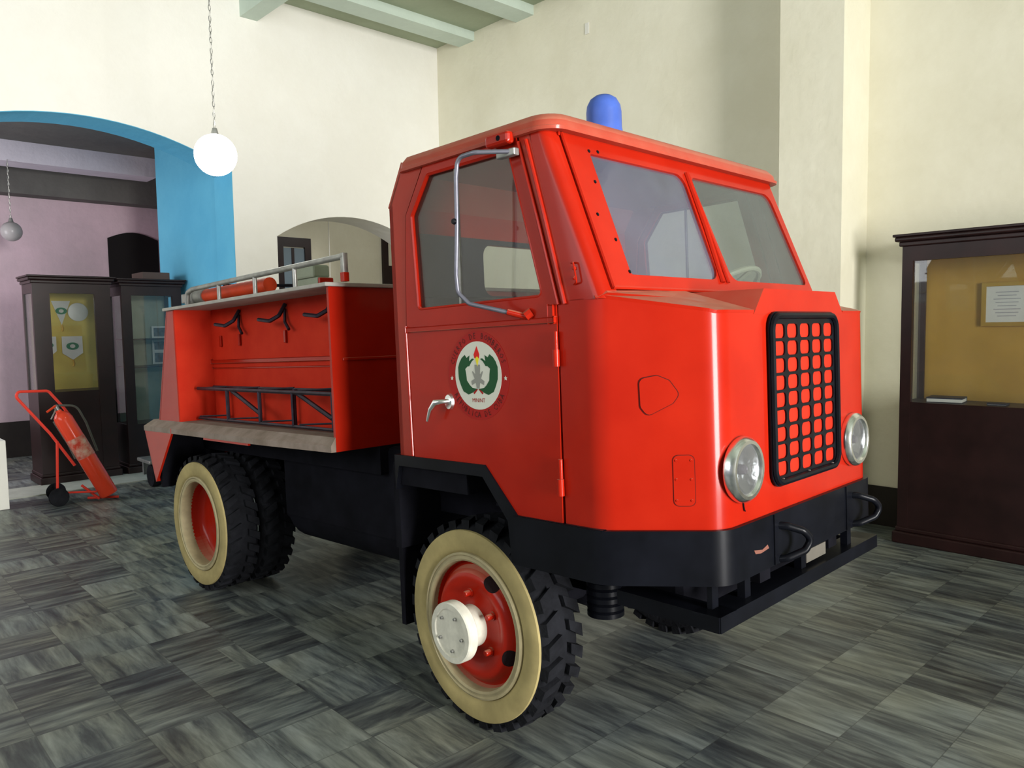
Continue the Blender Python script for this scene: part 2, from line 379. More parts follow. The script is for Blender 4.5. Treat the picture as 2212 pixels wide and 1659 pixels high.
bm = bmesh.new(); box(bm, (-12.6, -1.0, 3.62), (-12.3, 4.35, 4.15)); struct(link('trim_4', bm, GREYCEIL))
# marble sill strip across the big arch
struct(link('trim_5', boxm((-9.95, .82, 0), (-9.35, 3.70, .012)), MARBLE))
# dark arched panel on the mauve wall
bm = platem([(3.58, 0)] + [(3.58+.72*k/8, 3.13+.1*sin(pi*k/8)) for k in range(9)] + [(4.3, 0)], [], lambda a, b, t: (-12.6+t, a, b), .02)
struct(link('arch_panel', bm, mat('dark_arch_panel', L((16, 13, 13)), .8)))
# far room behind the small arch
FX = -12.6
struct(link('wall_far', boxm((FX-.2, 4.6, 0), (FX, 9.5, 4.4)), CREAM))
struct(link('wall_far_side', boxm((FX, 9.3, 0), (XL-.481, 9.5, 4.4)), CREAM))
struct(link('wall_far_left', boxm((-10.83, 4.0, 0), (XL-.481, 4.05, 4.4)), CREAM))
struct(link('ceiling_far', boxm((FX-.2, 4.0, 4.4), (XL-.481, 9.5, 4.55)), CEILM))
area('far_room_light', (-10.0, 7.6, 4.3), (-11.5, 6.6, 0), 1.6, 1.6, 42, (1, .97, .9))  # area lamp under the far room ceiling, aimed down

# ceiling beams
bm = bmesh.new()
for k in range(13):
    x = -7.65 + 1.07*k
    if k == 0 or True: struct(link('trim_beam', boxm((x-.30, -7.5, ZC-.11), (x, YR, ZC)), BEAMM))
bm.free()
struct(link('trim_beam', boxm((XL, 3.86, 5.165), (-4.9, 4.06, ZC)), BEAMM))
area('passage_fill', (-10.3, -.85, 2.2), (-10.6, 4, 1.9), 1.6, 2.0, 110, (.95, .95, 1.0))  # fill lamp added to brighten the teal passage; no window stands there
# front wall with the street doorway
D = [(-7.5, 0), (.7, 0), (.7, 4.4), (2.8, 4.4), (2.8, 0), (YR, 0), (YR, ZC), (-7.5, ZC)]
struct(link('wall_front', platem(D, [], lambda a, b, t: (6.0+t, a, b), .35), CREAM))

# ------------------------------------------------------------------ truck
TH, PI_ = 0.032, 0.0343
T0 = (-2.31260746, 2.85747209, 0)
truck = thing('fire_truck', 'small red vintage fire truck with cream-ringed wheels parked on the marble floor', 'truck', T0, (0, 0, TH))
BODY = Matrix(((cos(PI_), 0, -sin(PI_), 0), (0, 1, 0, 0), (sin(PI_), 0, cos(PI_), 0), (0, 0, 0, 1)))
def P(name, bm, m, smooth=False, label=None, angle=40):
    o = link(name, bm, m, truck, smooth, BODY, angle)
    if label: o['label'] = label
    return o
def SP(name, bm, m, parent, smooth=False, label=None, angle=40):
    o = link(name, bm, m, parent, smooth, None, angle)
    if label: o['label'] = label
    return o
W = .86
# --- plan outline of the lower nose
def nose(off=0.0, u0=.445):
    pts = [(u0, -W-off, 0), (.612+off*.3, -W-off, 0), (.945+off, -.62-off*.45, 0), (.945+off, .62+off*.45, 0), (.612+off*.3, W+off, 0), (u0, W+off, 0)]
    return fillet(pts, [0, .15, .12, .12, .15, 0], 12)
def ztop(p):
    u, v = p.x, abs(p.y)
    if v < .60: return 1.706
    t = max(0, min(1, (W-v)/(W-.62))); return 1.778*(1-t)+1.706*t
def cleanpath(pl):
    out = [pl[0]]
    for p in pl[1:]:
        if (p-out[-1]).length > 1e-4: out.append(p)
    return out
np_ = cleanpath(nose())
bm = bmesh.new(); strip(bm, [(p.x, p.y, .972) for p in np_], [(p.x, p.y, ztop(p)) for p in np_])
nosepart = P('front_panel', bm, RED, True, angle=60); solid(nosepart, .02, -1)
# shoulders and raised bonnet
for s in (-1, 1):
    bm = bmesh.new()
    tp = [p for p in np_ if (p.y*s) > .55 and (p.x > .60)]
    if s > 0: tp = list(reversed(tp))
    edge = [(p.x, p.y, ztop(p)) for p in tp]
    poly = edge + [(.945, s*.385, 1.706), (.64, s*.36, 1.799), (.64, s*.83, 1.80), (.612, s*W, 1.785)]
    c = bm.verts.new((.72, s*.56, 1.765)); vs = [bm.verts.new(q) for q in poly]
    for i in range(len(vs)): bm.faces.new((c, vs[i], vs[(i+1) % len(vs)]))
    sh = P('shoulder_panel', bm, RED); solid(sh, .012, -1 if s < 0 else -1)
bm = bmesh.new()
q = [(.947, -.388, 1.703), (.947, .388, 1.703), (.947, .31, 1.795), (.947, -.31, 1.795), (.63, -.36, 1.70), (.63, .36, 1.70), (.63, .36, 1.80), (.63, -.36, 1.80)]
v = [bm.verts.new(p) for p in q]
for f in ((0, 1, 2, 3), (3, 2, 6, 7), (0, 3, 7, 4), (1, 5, 6, 2), (4, 5, 1, 0), (7, 6, 5, 4)): bm.faces.new([v[k] for k in f])
P('bonnet', bm, RED)
# shield badge outline and access cover on the chamfer
nx = Vector((.24, -.335, 0)).normalized()
nv = Vector((nx.x, nx.y, 0)); base = Vector((.612, -.86, 0)); dirc = Vector((.333, .24, 0)).normalized()
def CH(a, b, t): p = base+dirc*a+nv*t; return (p.x, p.y, b)
shl = [(.14, 1.495), (.142, 1.40), (.165, 1.368), (.25, 1.41), (.272, 1.44), (.24, 1.487), (.20, 1.505)]
shl = [(p.x, p.y) for p in fillet([(a, b, 0) for a, b in shl], .02, 3, True)]
SP('badge_seam', platem([(.205+(a-.205)*1.05, 1.438+(b-1.438)*1.045) for a, b in shl], [], lambda a, b, t: CH(a, b, .0025-t), .005), EMK, nosepart)
SP('badge_plate', platem(shl, [], lambda a, b, t: CH(a, b, .0048-t), .006), RED, nosepart)
SP('cover_seam', platem(rrect(.243, 1.058, .317, 1.234, .019), [], lambda a, b, t: CH(a, b, .0016-t), .004), EMK, nosepart)
cov = SP('access_cover', platem(rrect(.245, 1.06, .315, 1.232, .018), [], lambda a, b, t: CH(a, b, .0025-t), .006), RED, nosepart)
for a, b in ((.255, 1.215), (.305, 1.215), (.255, 1.15), (.305, 1.15), (.255, 1.078), (.305, 1.078)):
    bm = bmesh.new(); lathe(bm, [(0, .005), (.004, .005), (.005, .002)], lambda x, y, d, a=a, b=b: CH(a+x, b+y, d), 10)
    SP('rivet', bm, RED, nosepart)
# --- grille
gx = .95
outer = rrect(-.30, 1.065, .293, 1.712, .06)
holes = []
cw = (.262+.272)/5; chh = (1.672-1.098)/9
for i in range(5):
    for j in range(9):
        a0 = -.272+i*cw; b0 = 1.098+j*chh
        holes.append(rrect(a0+.010, b0+.0055, a0+cw-.010, b0+chh-.0055, .017, 3))
gr = P('grille', platem(outer, holes, lambda a, b, t: (gx+.008-t, a, b), .006), BLACK)
bm = bmesh.new(); ro = rrect(-.285, 1.08, .278, 1.697, .055); tube(bm, [(gx+.012, a, b) for a, b in ro], .013, 8, True)
SP('grille_frame', bm, BLACK, gr, True)
SP('grille_backing', platem(rrect(-.28, 1.085, .27, 1.69, .04), [], lambda a, b, t: (gx-.002+t, a, b), .003), GRILLRED, gr)
for a in (-.22, 0, .22):
    for b in (1.09, 1.69):
        bm = bmesh.new(); lathe(bm, [(0, .018), (.005, .018), (.006, .012)], lambda x, y, d, a=a, b=b: (gx+d-.003, a+x, b+y), 10)
        SP('screw', bm, STEEL, gr)
# --- headlights
def headlight(vc, zc):
    bm = bmesh.new()
    lathe(bm, [(.112, 0), (.116, .012), (.113, .028), (.102, .040), (.090, .040), (.082, .030), (.080, .018), (.078, 0)], lambda x, y, d: (.945+d, vc+x, zc+y), 40)
    h = P('headlight', bm, CHROME, True)
    bm = bmesh.new(); lathe(bm, [(.083, .030), (.06, .034), (.03, .037), (0, .038)], lambda x, y, d: (.945+d, vc+x, zc+y), 32)
    SP('lens', bm, LENS, h, True, 'ribbed clear glass lens')
    bm = bmesh.new(); lathe(bm, [(.084, .031), (.07, .018), (.04, .008), (.0, .005)], lambda x, y, d: (.945+d, vc+x, zc+y), 32)
    SP('reflector', bm, REFL, h, True)
    bm = bmesh.new(); lathe(bm, [(0, .026), (.014, .024), (.018, .014), (.018, .004)], lambda x, y, d: (.945+d, vc+x, zc+y), 16)
    SP('bulb_shield', bm, DARKSTEEL, h, True)
headlight(-.513, 1.168); headlight(.452, 1.163)
bm = bmesh.new(); tube(bm, [(.948, -.50, 1.06), (.949, -.498, 1.035), (.949, -.494, 1.022), (.949, -.488, 1.018)], .0025, 6)
SP('wire_end', bm, BLACK, nosepart)
# --- bumper
bp_ = cleanpath(nose(.018, .19))
bm = bmesh.new(); strip(bm, [(p.x, p.y, .787) for p in bp_], [(p.x, p.y, .976) for p in bp_])
bmp = P('bumper', bm, BLACK, True, 'wide black wrap-around front bumper', angle=60); solid(bmp, .03, -1)
for v0 in (-.308, .343):
    bm = bmesh.new(); box(bm, (.955, v0-.004, .79), (.968, v0+.004, .974)); SP('weld_seam', bm, BLACK, bmp)
for v0 in (-.262, .418):
    c = [(.955, v0, .925), (.985, v0+.01, .925), (1.03, v0+.05, .905), (1.045, v0+.085, .87), (1.03, v0+.06, .83), (.985, v0+.01, .805), (.955, v0, .80)]
    bm = bmesh.new(); tube(bm, fillet(c, .03, 4), .014, 10)
    SP('tow_hook', bm, BLACK, bmp, True)
SP('scratch', platem([(-.46, .905), (-.40, .895), (-.36, .905), (-.35, .89), (-.41, .884), (-.45, .89)], [], lambda a, b, t: (.9635+t*.2, a, b-.03), .002), mat('bare_primer', L((120, 78, 66)), .7), bmp)
# lower bar
bar = [(.52, -.66, .70), (.955, -.69, .70), (.955, .68, .70), (.55, .68, .70)]
bm = bmesh.new()
for a, b in zip(bar[:-1], bar[1:]):
    a, b = Vector(a), Vector(b); d = (b-a).normalized(); s = Vector((d.y, -d.x, 0))
    for (h0, h1, t0, t1) in ((-.055, 0, 0, .008), (-.008, 0, -.10, 0)):
        v = [bm.verts.new(p + s*t + Vector((0, 0, h))) for p in (a-d*.004, b+d*.004) for t, h in ((t0, h0), (t1, h0), (t1, h1), (t0, h1))]
        for f in ((0, 1, 2, 3), (7, 6, 5, 4), (0, 4, 5, 1), (1, 5, 6, 2), (2, 6, 7, 3), (3, 7, 4, 0)): bm.faces.new([v[k] for k in f])
for y0 in (-.45, .0, .45):
    box(bm, (.90, y0-.02, .69), (.93, y0+.02, .80))
box(bm, (.88, -.64, .69), (.90, -.60, .80))
lb = P('front_step_bar', bm, BLACK)
SP('gap_floor_patch', boxm((.925, .02, .715), (.933, .20, .765)), mat('gap_floor_grey', L((96, 92, 84)), .7, var=.2), lb)  # grey piece standing in for floor visible through the bumper gap

# --- cab side walls
def SIDE(s):
    return lambda a, b, t: (a, s*(W-t), b)
DOOR = [(.035, 1.157), (-.422, 1.157), (-.436, 1.74), (-.427, 1.94), (-.405, 2.205), (-.277, 2.388), (.272, 2.388), (.44, 1.765), (.432, .976), (.203, .976)]
def side(s):
    U = [(-.43, 1.157), (-.528, 1.157), (-.528, 2.255), (-.42, 2.425), (.395, 2.425), (.42, 2.39), (.455, 2.26), (.60, 1.86), (.625, 1.778), (.446, 1.778), (.446, 1.765), (.28, 2.396), (-.283, 2.396), (-.413, 2.207), (-.435, 1.94), (-.444, 1.74)]
    U = [(-.428, 1.157), (-.528, 1.157), (-.528, 2.255), (-.42, 2.425), (.34, 2.425), (.345, 2.35), (.50, 1.778), (.446, 1.778), (.28, 2.396), (-.283, 2.396), (-.413, 2.207), (-.435, 1.94), (-.444, 1.74)]
    o = P('cab_side', platem(U, [], SIDE(s), .03), REDSIDE)
    # inner sill so no light leaks at the door gap
    G = [(p.x, p.y) for p in fillet([(-.35, 1.795, 0), (-.372, 2.197, 0), (-.255, 2.352, 0), (.228, 2.352, 0), (.375, 1.80, 0)], .02, 3, True)]
    d = P('door', platem(DOOR, [G], lambda a, b, t: (a, s*(W+.004-t), b), .03), RED)
    SP('window_pane', platem([(a*.99+.0, 1.79+(b-1.79)*1.0) for a, b in G], [], lambda a, b, t: (a, s*(W-.014-t), b), .004), SIDEGLASS, d, label='dusty side window glass')
    bm = bmesh.new()
    # rolled edges of the window frame
    tube(bm, [(a, s*(W-.002), b) for a, b in G], .008, 6, True)
    SP('window_frame', bm, RED, d, True)
    bm = bmesh.new(); box(bm, (-.095, s*(W-.008), 1.80), (-.087, s*(W-.024), 2.345)); SP('sliding_pane_edge', bm, STEEL, d)
    bm = bmesh.new(); box(bm, (-.43, s*(W+.002), 1.702), (.437, s*(W+.014), 1.722), .004); SP('door_ledge', bm, RED, d)
    for z0, z1, zz in ((1.545, 1.605, 1.67), (1.08, 1.14, 1.212)):
        bm = bmesh.new(); tube(bm, [(.441, s*(W+.017), z0), (.441, s*(W+.017), z1)], .013, 12); tube(bm, [(.441, s*(W+.014), z1), (.441, s*(W+.014), zz)], .008, 12)
        SP('hinge', bm, RED, d, True)
    bm = bmesh.new(); box(bm, (.405, s*(W+.003), 1.70), (.43, s*(W+.012), 1.765), .003); SP('hinge_plate', bm, RED, d)
    # sealing bead at the rear door edge
    bm = bmesh.new(); tube(bm, [(-.432, s*(W+.005), 1.16), (-.442, s*(W+.005), 1.73)], .006, 8); SP('door_bead', bm, RED, d, True)
    # gutters on the pillar
    for u0, u1 in ((.283, .452), (.322, .482)):
        bm = bmesh.new(); tube(bm, [(u0, s*(W+.004), 2.37), ((u0+u1)/2+.002, s*(W+.005), 2.07), (u1, s*(W+.006), 1.765)], .0075, 8)
        SP('gutter_rib', bm, RED, o, True)
    return o, d
sideR, doorR = side(-1)
sideL, doorL = side(1)
# pillar corner, swept between the side and the windscreen
def wsu(z): return .636-(z-1.81)*.386
def pillar(s):
    bm = bmesh.new(); rows = []
    for z in (1.774, 1.80, 1.90, 2.0, 2.1, 2.2, 2.3, 2.39):
        us = .50-(z-1.778)*.27; uf = wsu(z)
        path = fillet([(us, -W, z), (uf, -W, z), (uf, -.772, z)], .085, 8)
        rows.append([bm.verts.new((p.x, p.y if s < 0 else -p.y, p.z)) for p in cleanpath(path)])
    for A, B in zip(rows[:-1], rows[1:]):
        for k in range(len(A)-1): bm.faces.new((A[k], A[k+1], B[k+1], B[k]))
    o = P('corner_pillar', bm, RED, True); solid(o, .02, -1); return o
pr = pillar(-1); pillar(1)
bm = bmesh.new(); tube(bm, fillet([(.515, -.862, 1.905), (.535, -.876, 1.905), (.548, -.876, 1.835), (.525, -.862, 1.83)], .008, 3), .0035, 8)
SP('rope_cleat', bm, RED, pr, True)
for z in (1.885, 1.852):
    bm = bmesh.new(); lathe(bm, [(0, .010), (.006, .008), (.008, 0)], lambda x, y, d, z=z: (.527+x, -W-d, z+y), 12); SP('rivet', bm, RED, pr, True)
# windscreen frame (sloping plane)
def WS(a, b, t):   # a = across, b = height
    return (wsu(b)+.010-t*.93, a, b-t*.36)
fo = [(-.785, 1.800), (.80, 1.800), (.80, 2.375), (-.785, 2.375)]
fo = [(-.80, 1.812), (.80, 1.812), (.80, 2.392), (-.785, 2.392)]
gl = [(p.x, p.y) for p in fillet([(-.665, 1.862, 0), (-.055, 1.862, 0), (-.03, 2.325, 0), (-.655, 2.325, 0)], [.012, .06, .05, .012], 4, True)]
gr_ = [(p.x, p.y) for p in fillet([(.05, 1.862, 0), (.765, 1.862, 0), (.745, 2.325, 0), (.03, 2.325, 0)], [.05, .03, .05, .03], 4, True)]
wf = P('windscreen_frame', platem(fo, [gl, gr_], WS, .022), RED)
SP('windscreen_glass', platem([(a, b) for a, b in gl], [], lambda a, b, t: WS(a, b, .010+t), .004), WSGLASS, wf, label='dusty left windscreen pane with a painted reflection veil')
SP('windscreen_glass', platem([(a, b) for a, b in gr_], [], lambda a, b, t: WS(a, b, .010+t), .004), glass_mat('right_windscreen_glass', (.80, .84, .84, 1), .10, (.28, .32, .32, 1)), wf, label='clearer right windscreen pane')
bm = bmesh.new(); tube(bm, [WS(-.045, 1.85, -.003), WS(-.018, 2.08, -.005), WS(.0, 2.335, -.003)], .012, 8)
tube(bm, [WS(.0, 1.85, -.003), WS(.01, 2.335, -.003)], .009, 8)
SP('centre_bar', bm, RED, wf, True)
bm = bmesh.new()
for a, b, c, d in ((-.80, 1.812, .80, 1.812), (-.795, 1.812, -.785, 2.385)):
    tube(bm, [WS(a, b, -.001), WS(c, d, -.001)], .007, 6)
SP('frame_edge', bm, RED, wf, True)
for a, b in ((-.655, 2.335), (-.685, 2.21), (-.74, 2.08), (-.685, 1.99), (-.67, 1.872), (-.02, 2.06), (-.60, 2.34)):
    bm = bmesh.new(); lathe(bm, [(0, .004), (.006, .003), (.007, 0)], lambda x, y, d, a=a, b=b: WS(a+x, b+y, -d), 8); SP('screw', bm, BLACK, wf)
# header above the windscreen
bm = bmesh.new(); box(bm, (wsu(2.39)-.03, -.80, 2.375), (wsu(2.39)+.012, .80, 2.41)); P('windscreen_header', bm, RED)
# roof
def roofloop(off, z):
    p = fillet([(-.43-off*.3, -.878-off, z), (.455+off, -.878-off, z), (.455+off, .878+off, z), (-.43-off*.3, .878+off, z)], [.03, .09, .09, .03], 6, True)
    return p
bm = bmesh.new(); rows = []
for off, z in ((-.03, 2.388), (.004, 2.388), (.006, 2.400), (-.002, 2.404), (-.006, 2.425), (-.028, 2.452), (-.075, 2.470), (-.16, 2.482), (-.30, 2.49), (-.40, 2.494)):
    rows.append([bm.verts.new(p) for p in roofloop(off, z)])
for A, B in zip(rows[:-1], rows[1:]):
    for k in range(len(A)): bm.faces.new((A[k], A[(k+1) % len(A)], B[(k+1) % len(B)], B[k]))
bm.faces.new(rows[-1]); bm.faces.new(rows[0])
roof = P('roof', bm, REDROOF, True, 'dusty faded red cab roof', angle=50)
# rear slope, rear wall with window
bm = bmesh.new(); strip(bm, [(-.528, -W, 2.25), (-.528, W, 2.25)], [(-.42, -W, 2.43), (-.42, W, 2.43)]); rs = P('roof_rear_slope', bm, REDROOF); solid(rs, .02, 0)
rw = rrect(-.335, 1.875, .335, 2.125, .055)
ow = [(-W, 1.157), (W, 1.157), (W, 2.26), (-W, 2.26)]
bw = P('cab_back_wall', platem(ow, [rw], lambda a, b, t: (-.528+t, a, b), .025), RED)
SP('rear_window_pane', platem(rw, [], lambda a, b, t: (-.520+t, a, b), .003), CASEGLASS, bw)
SP('back_lining', platem([(-.82, 1.2), (.82, 1.2), (.82, 2.15), (-.82, 2.15)], [rw], lambda a, b, t: (-.500+t, a, b), .006), SEATM, bw, label='dark grey inner lining')
bm = bmesh.new(); tube(bm, [(-.547, -.84, 2.215), (-.547, .84, 2.215)], .008, 8); SP('rear_gutter', bm, RED, bw)
# cab floor, dash, seats, steering wheel
bm = bmesh.new(); box(bm, (-.5, -.83, 1.16), (.05, .83, 1.19)); box(bm, (.05, -.83, .99), (.60, .83, 1.0)); box(bm, (.60, -.60, .99), (.92, .60, 1.0)); P('cab_floor', bm, BLACKM)
bm = bmesh.new(); box(bm, (.52, -.80, 1.60), (.60, .80, 1.78), .02); P('dashboard', bm, BLACKM)
bm = bmesh.new(); box(bm, (-.46, -.78, 1.35), (.0, -.10, 1.50), .03); box(bm, (-.49, -.78, 1.45), (-.38, -.10, 1.86), .03); P('seat', bm, SEATM)
bm = bmesh.new(); box(bm, (-.46, .10, 1.35), (.0, .78, 1.50), .03); box(bm, (-.49, .10, 1.45), (-.38, .78, 1.86), .03); P('seat', bm, SEATM)
bm = bmesh.new(); sc = Vector((.36, .42, 1.83)); ax = Vector((-.55, 0, .83)).normalized(); e1 = Vector((0, 1, 0)); e2 = ax.cross(e1)
tube(bm, [sc+e1*cos(t)*.2+e2*sin(t)*.2 for t in [2*pi*k/28 for k in range(28)]], .013, 8, True)
for t in (0.3, pi-.3, 1.5*pi): tube(bm, [sc, sc+e1*cos(t)*.2+e2*sin(t)*.2], .010, 6)
tube(bm, [sc, sc-ax*.4], .02, 8)
P('steering_wheel', bm, mat('cream_wheel', L((176, 172, 146)), .5), True)
# beacon
bm = bmesh.new(); pf = [(.090, 0), (.092, .012), (.078, .022), (.074, .05), (.074, .115), (.070, .142), (.056, .168), (.034, .183), (0, .188)]
lathe(bm, pf, lambda x, y, d: (.245+x, -.30+y, 2.472+d), 32)
P('beacon', bm, BLUE, True, 'blue domed beacon light on the roof')
# door handle
bm = bmesh.new(); lathe(bm, [(0, .012), (.022, .012), (.026, .0), ], lambda x, y, d: (-.165+x, -W-.004-d, 1.405+y*1.35), 20)
h = SP('door_handle', bm, CHROME, doorR, True)
bm = bmesh.new(); tube(bm, [(-.165, -.87, 1.408), (-.178, -.905, 1.408), (-.20, -.915, 1.405), (-.235, -.915, 1.375), (-.262, -.912, 1.325)], [.010, .011, .014, .010, .006], 10)
bmesh.ops.remove_doubles(bm, verts=bm.verts, dist=1e-6)
o2 = SP('door_handle', bm, CHROME, doorR, True, 'bent chrome door lever')
# mirror arm
pts = [(.275, -.885, 2.335), (.18, -.99, 2.335), (.098, -1.0, 2.33), (.085, -1.0, 2.26), (.078, -1.0, 2.08), (.062, -1.0, 1.90), (.062, -.995, 1.835), (.10, -.975, 1.79), (.29, -.875, 1.733)]
bm = bmesh.new(); tube(bm, fillet(pts, .035, 5), .0085, 10)
ma = P('mirror_arm', bm, mat('dull_steel', L((112, 112, 122)), .45, .6, var=.15, scale=14), True, 'bare steel mirror arm with no mirror')
bm = bmesh.new(); box(bm, (.20, -.90, 2.318), (.295, -.872, 2.345), .004); SP('clamp', bm, STEEL, ma)
bm = bmesh.new(); tube(bm, [(.235, -.905, 1.751), (.305, -.868, 1.728)], .012, 10); tube(bm, [(.30, -.875, 1.73), (.318, -.862, 1.745)], .02, 8); SP('socket', bm, RED, ma, True)
bm = bmesh.new(); box(bm, (.15, -.91, 2.365), (.275, -.872, 2.41), .012); br = P('mirror_bracket', bm, RED)
bm = bmesh.new(); lathe(bm, [(0, .002), (.010, .002), (.010, 0)], lambda x, y, d: (.225+x, -.910-d, 2.389+y), 12); SP('bracket_hole', bm, BLACKM, br)
bm = bmesh.new(); lathe(bm, [(0, .01), (.010, .008), (.012, 0)], lambda x, y, d: (.075+x, -1.008-d, 2.098+y), 12); SP('clip', bm, BLACK, ma, True)

# --- door emblem
def EM(cx, cz, R_):
    return lambda a, b, t: (cx+a*R_, -W-.0045-t, cz+b*R_)
em = EM(.012, 1.513, .1775)
def circ(r, n=48, sx=1.0): return [(r*sx*cos(2*pi*k/n), r*cos(0)*sin(2*pi*k/n)) for k in range(n)]
def EMP(name, pts, t0, m, label=None):
    return SP(name, platem(pts, [], lambda a, b, t: em(a, b, t0-.0006+t), .0006), m, doorR, False, label)
EMP('emblem_ring', circ(1.0), .0006, EMDR, 'dark red lettered ring of the round emblem')
EMP('emblem_disc', circ(.765), .0012, EMW, 'white disc with green laurel wreath and MININT lettering')
for s in (-1, 1):
    lv = [(-.02, -.30), (-.19, -.276), (-.27, -.22), (-.37, -.11), (-.385, .03), (-.41, .15), (-.33, .207), (-.27, .21), (-.19, .31), (-.10, .37), (-.165, .385), (-.27, .32), (-.25, .455), (-.35, .40), (-.41, .47),
          (-.52, .40), (-.60, .30), (-.65, .19), (-.65, .05), (-.64, -.08), (-.58, -.22), (-.50, -.36), (-.33, -.43), (-.19, -.386)]
    EMP('emblem_wreath', [(a*-s, b) for a, b in lv], .0018, GREEN)
    EMP('emblem_stem', [(s*.01, -.31), (s*.13, -.42), (s*.17, -.39), (s*.05, -.30)], .0018, EMDR)
EMP('emblem_flame', [(-.06, .38), (.06, .37), (.08, .47), (.05, .54), (0, .66), (-.06, .56), (-.11, .47), (-.09, .40)], .0018, EMR)
EMP('emblem_torch', [(0, .20), (.06, .38), (0, .43), (-.06, .38)], .0022, EMY)
EMP('emblem_figure', [(-0.045, -0.289), (0.045, -0.289), (0.072, -0.164), (0.198, -0.211), (0.216, -0.125), (0.108, -0.07), (0.18, 0.086), (0.162, 0.101), (0.072, 0.023), (0.09, 0.148), (0.09, 0.242), (-0.09, 0.242), (-0.09, 0.148), (-0.072, 0.023), (-0.162, 0.101), (-0.18, 0.086), (-0.108, -0.07), (-0.216, -0.125), (-0.198, -0.211), (-0.072, -0.164)], .0020, EMG)
for s in (-1, 1):
    st = []
    for k in range(10):
        r = .055 if k % 2 == 0 else .024
        st.append((s*.885+r*sin(pi*k/5), -.06+r*cos(pi*k/5)))
    EMP('emblem_star', st, .0016, EMW)
def text(body, size, m, fn, parent, name, label=None, spacing=1.0):
    cu = bpy.data.curves.new('txt', 'FONT'); cu.body = body; cu.size = size; cu.align_x = 'CENTER'; cu.align_y = 'CENTER'; cu.space_character = spacing; cu.resolution_u = 2
    to = bpy.data.objects.new('txt', cu); COL.objects.link(to)
    bpy.context.view_layer.update()
    me = bpy.data.meshes.new_from_object(to.evaluated_get(bpy.context.evaluated_depsgraph_get()))
    bpy.data.objects.remove(to)
    bm = bmesh.new(); bm.from_mesh(me)
    for v in bm.verts: v.co = Vector(fn(v.co.x, v.co.y))
    o = link(name, bm, m, parent)
    if label: o['label'] = label
    return o
text('MININT', .13, EMDR, lambda x, y: em(x*.95, y-.56, .0022), doorR, 'emblem_lettering', 'MININT in dark red')
def ringtext(s, r, top, a0, da, name):
    bmx = bmesh.new()
    for i, ch in enumerate(s):
        if ch == ' ': link(name, bmx, EMK, doorR); bmx = bmesh.new(); continue
        cu = bpy.data.curves.new('t', 'FONT'); cu.body = ch; cu.size = .19; cu.align_x = 'CENTER'; cu.align_y = 'CENTER'; cu.resolution_u = 1
        to = bpy.data.objects.new('t', cu); COL.objects.link(to); bpy.context.view_layer.update()
        me = bpy.data.meshes.new_from_object(to.evaluated_get(bpy.context.evaluated_depsgraph_get())); bpy.data.objects.remove(to)
        an = a0 + da*(i-(len(s)-1)/2)
        for v in me.vertices:
            x, y = v.co.x*.8, v.co.y
            if top: rr = r+y; th = radians(an)-x/r
            else: rr = r-y; th = radians(an)+x/r
            v.co = Vector(em(rr*cos(th), rr*sin(th), .0014))
        bmx.from_mesh(me)
    return link(name, bmx, EMK, doorR)
ringtext('CUERPO DE BOMBEROS', .885, True, 90, -8.2, 'emblem_lettering')
ringtext('REPUBLICA DE CUBA', .885, False, 270, 7.4, 'emblem_lettering')

# --- wheel arch / fender skirts under the cab
for s in (-1, 1):
    A = [(-.56, 1.158), (.035, 1.158), (.205, .978), (.62, .978), (.60, .95), (.24, .93), (.215, .79), (.17, .79), (.155, .95), (.02, 1.11), (-.53, 1.11), (-.56, 1.0)]
    P('wheel_arch', platem(A, [], lambda a, b, t: (a, s*(W+.012-t), b), .04), BLACK)
bm = bmesh.new(); box(bm, (-.60, -.85, 1.02), (-.10, .85, 1.12)); box(bm, (-.62, -.84, .72), (-.58, .84, 1.10)); box(bm, (.30, -.84, .80), (.34, .84, 1.0)); box(bm, (-.2, -.45, .75), (.9, .45, .95)); P('inner_fender', bm, BLACKM)
bm = bmesh.new(); box(bm, (.08, -.50, .58), (.70, .50, .80), .04); P('engine_guard', bm, BLACKM)
bm = bmesh.new(); box(bm, (-.66, -.80, .34), (-.63, -.50, .95)); P('mud_flap', bm, BLACKM)
bm = bmesh.new(); box(bm, (-.66, .50, .34), (-.63, .80, .95)); P('mud_flap', bm, BLACKM)
# chassis, axles
bm = bmesh.new()
for s in (-1, 1): box(bm, (-3.3, s*.30-.04, .72), (.92, s*.30+.04, .88))
for u in (-3.2, -2.3, -1.2, -.6): box(bm, (u-.04, -.3, .74), (u+.04, .3, .84))
box(bm, (-3.25, -.60, .98), (-1.06, .60, 1.13)); box(bm, (-2.2, -.55, .60), (-.75, .55, 1.12), .03)
box(bm, (-.62, -.6, .85), (.2, .6, 1.1))
P('chassis', bm, BLACKM)
def Y(name, bm, m, smooth=False):
    return link(name, bm, m, truck, smooth)
bm = bmesh.new(); tube(bm, [(-.16, -.62, .448), (-.16, -.15, .448), (-.16, .15, .448), (-.16, .62, .448)], [.05, .06, .06, .05], 14)
lathe(bm, [(0, -.15), (.09, -.12), (.15, 0), (.09, .12), (0, .15)], lambda x, y, d: (-.16+x, d, .448+y), 20); Y('front_axle', bm, BLACKM, True)
bm = bmesh.new(); tube(bm, [(-2.79, -.62, .448), (-2.79, .62, .448)], .06, 14)
lathe(bm, [(0, -.2), (.12, -.17), (.2, -.07), (.22, 0), (.2, .07), (.12, .17), (0, .2)], lambda x, y, d: (-2.79+x, d, .448+y), 20); Y('rear_axle', bm, BLACKM, True)
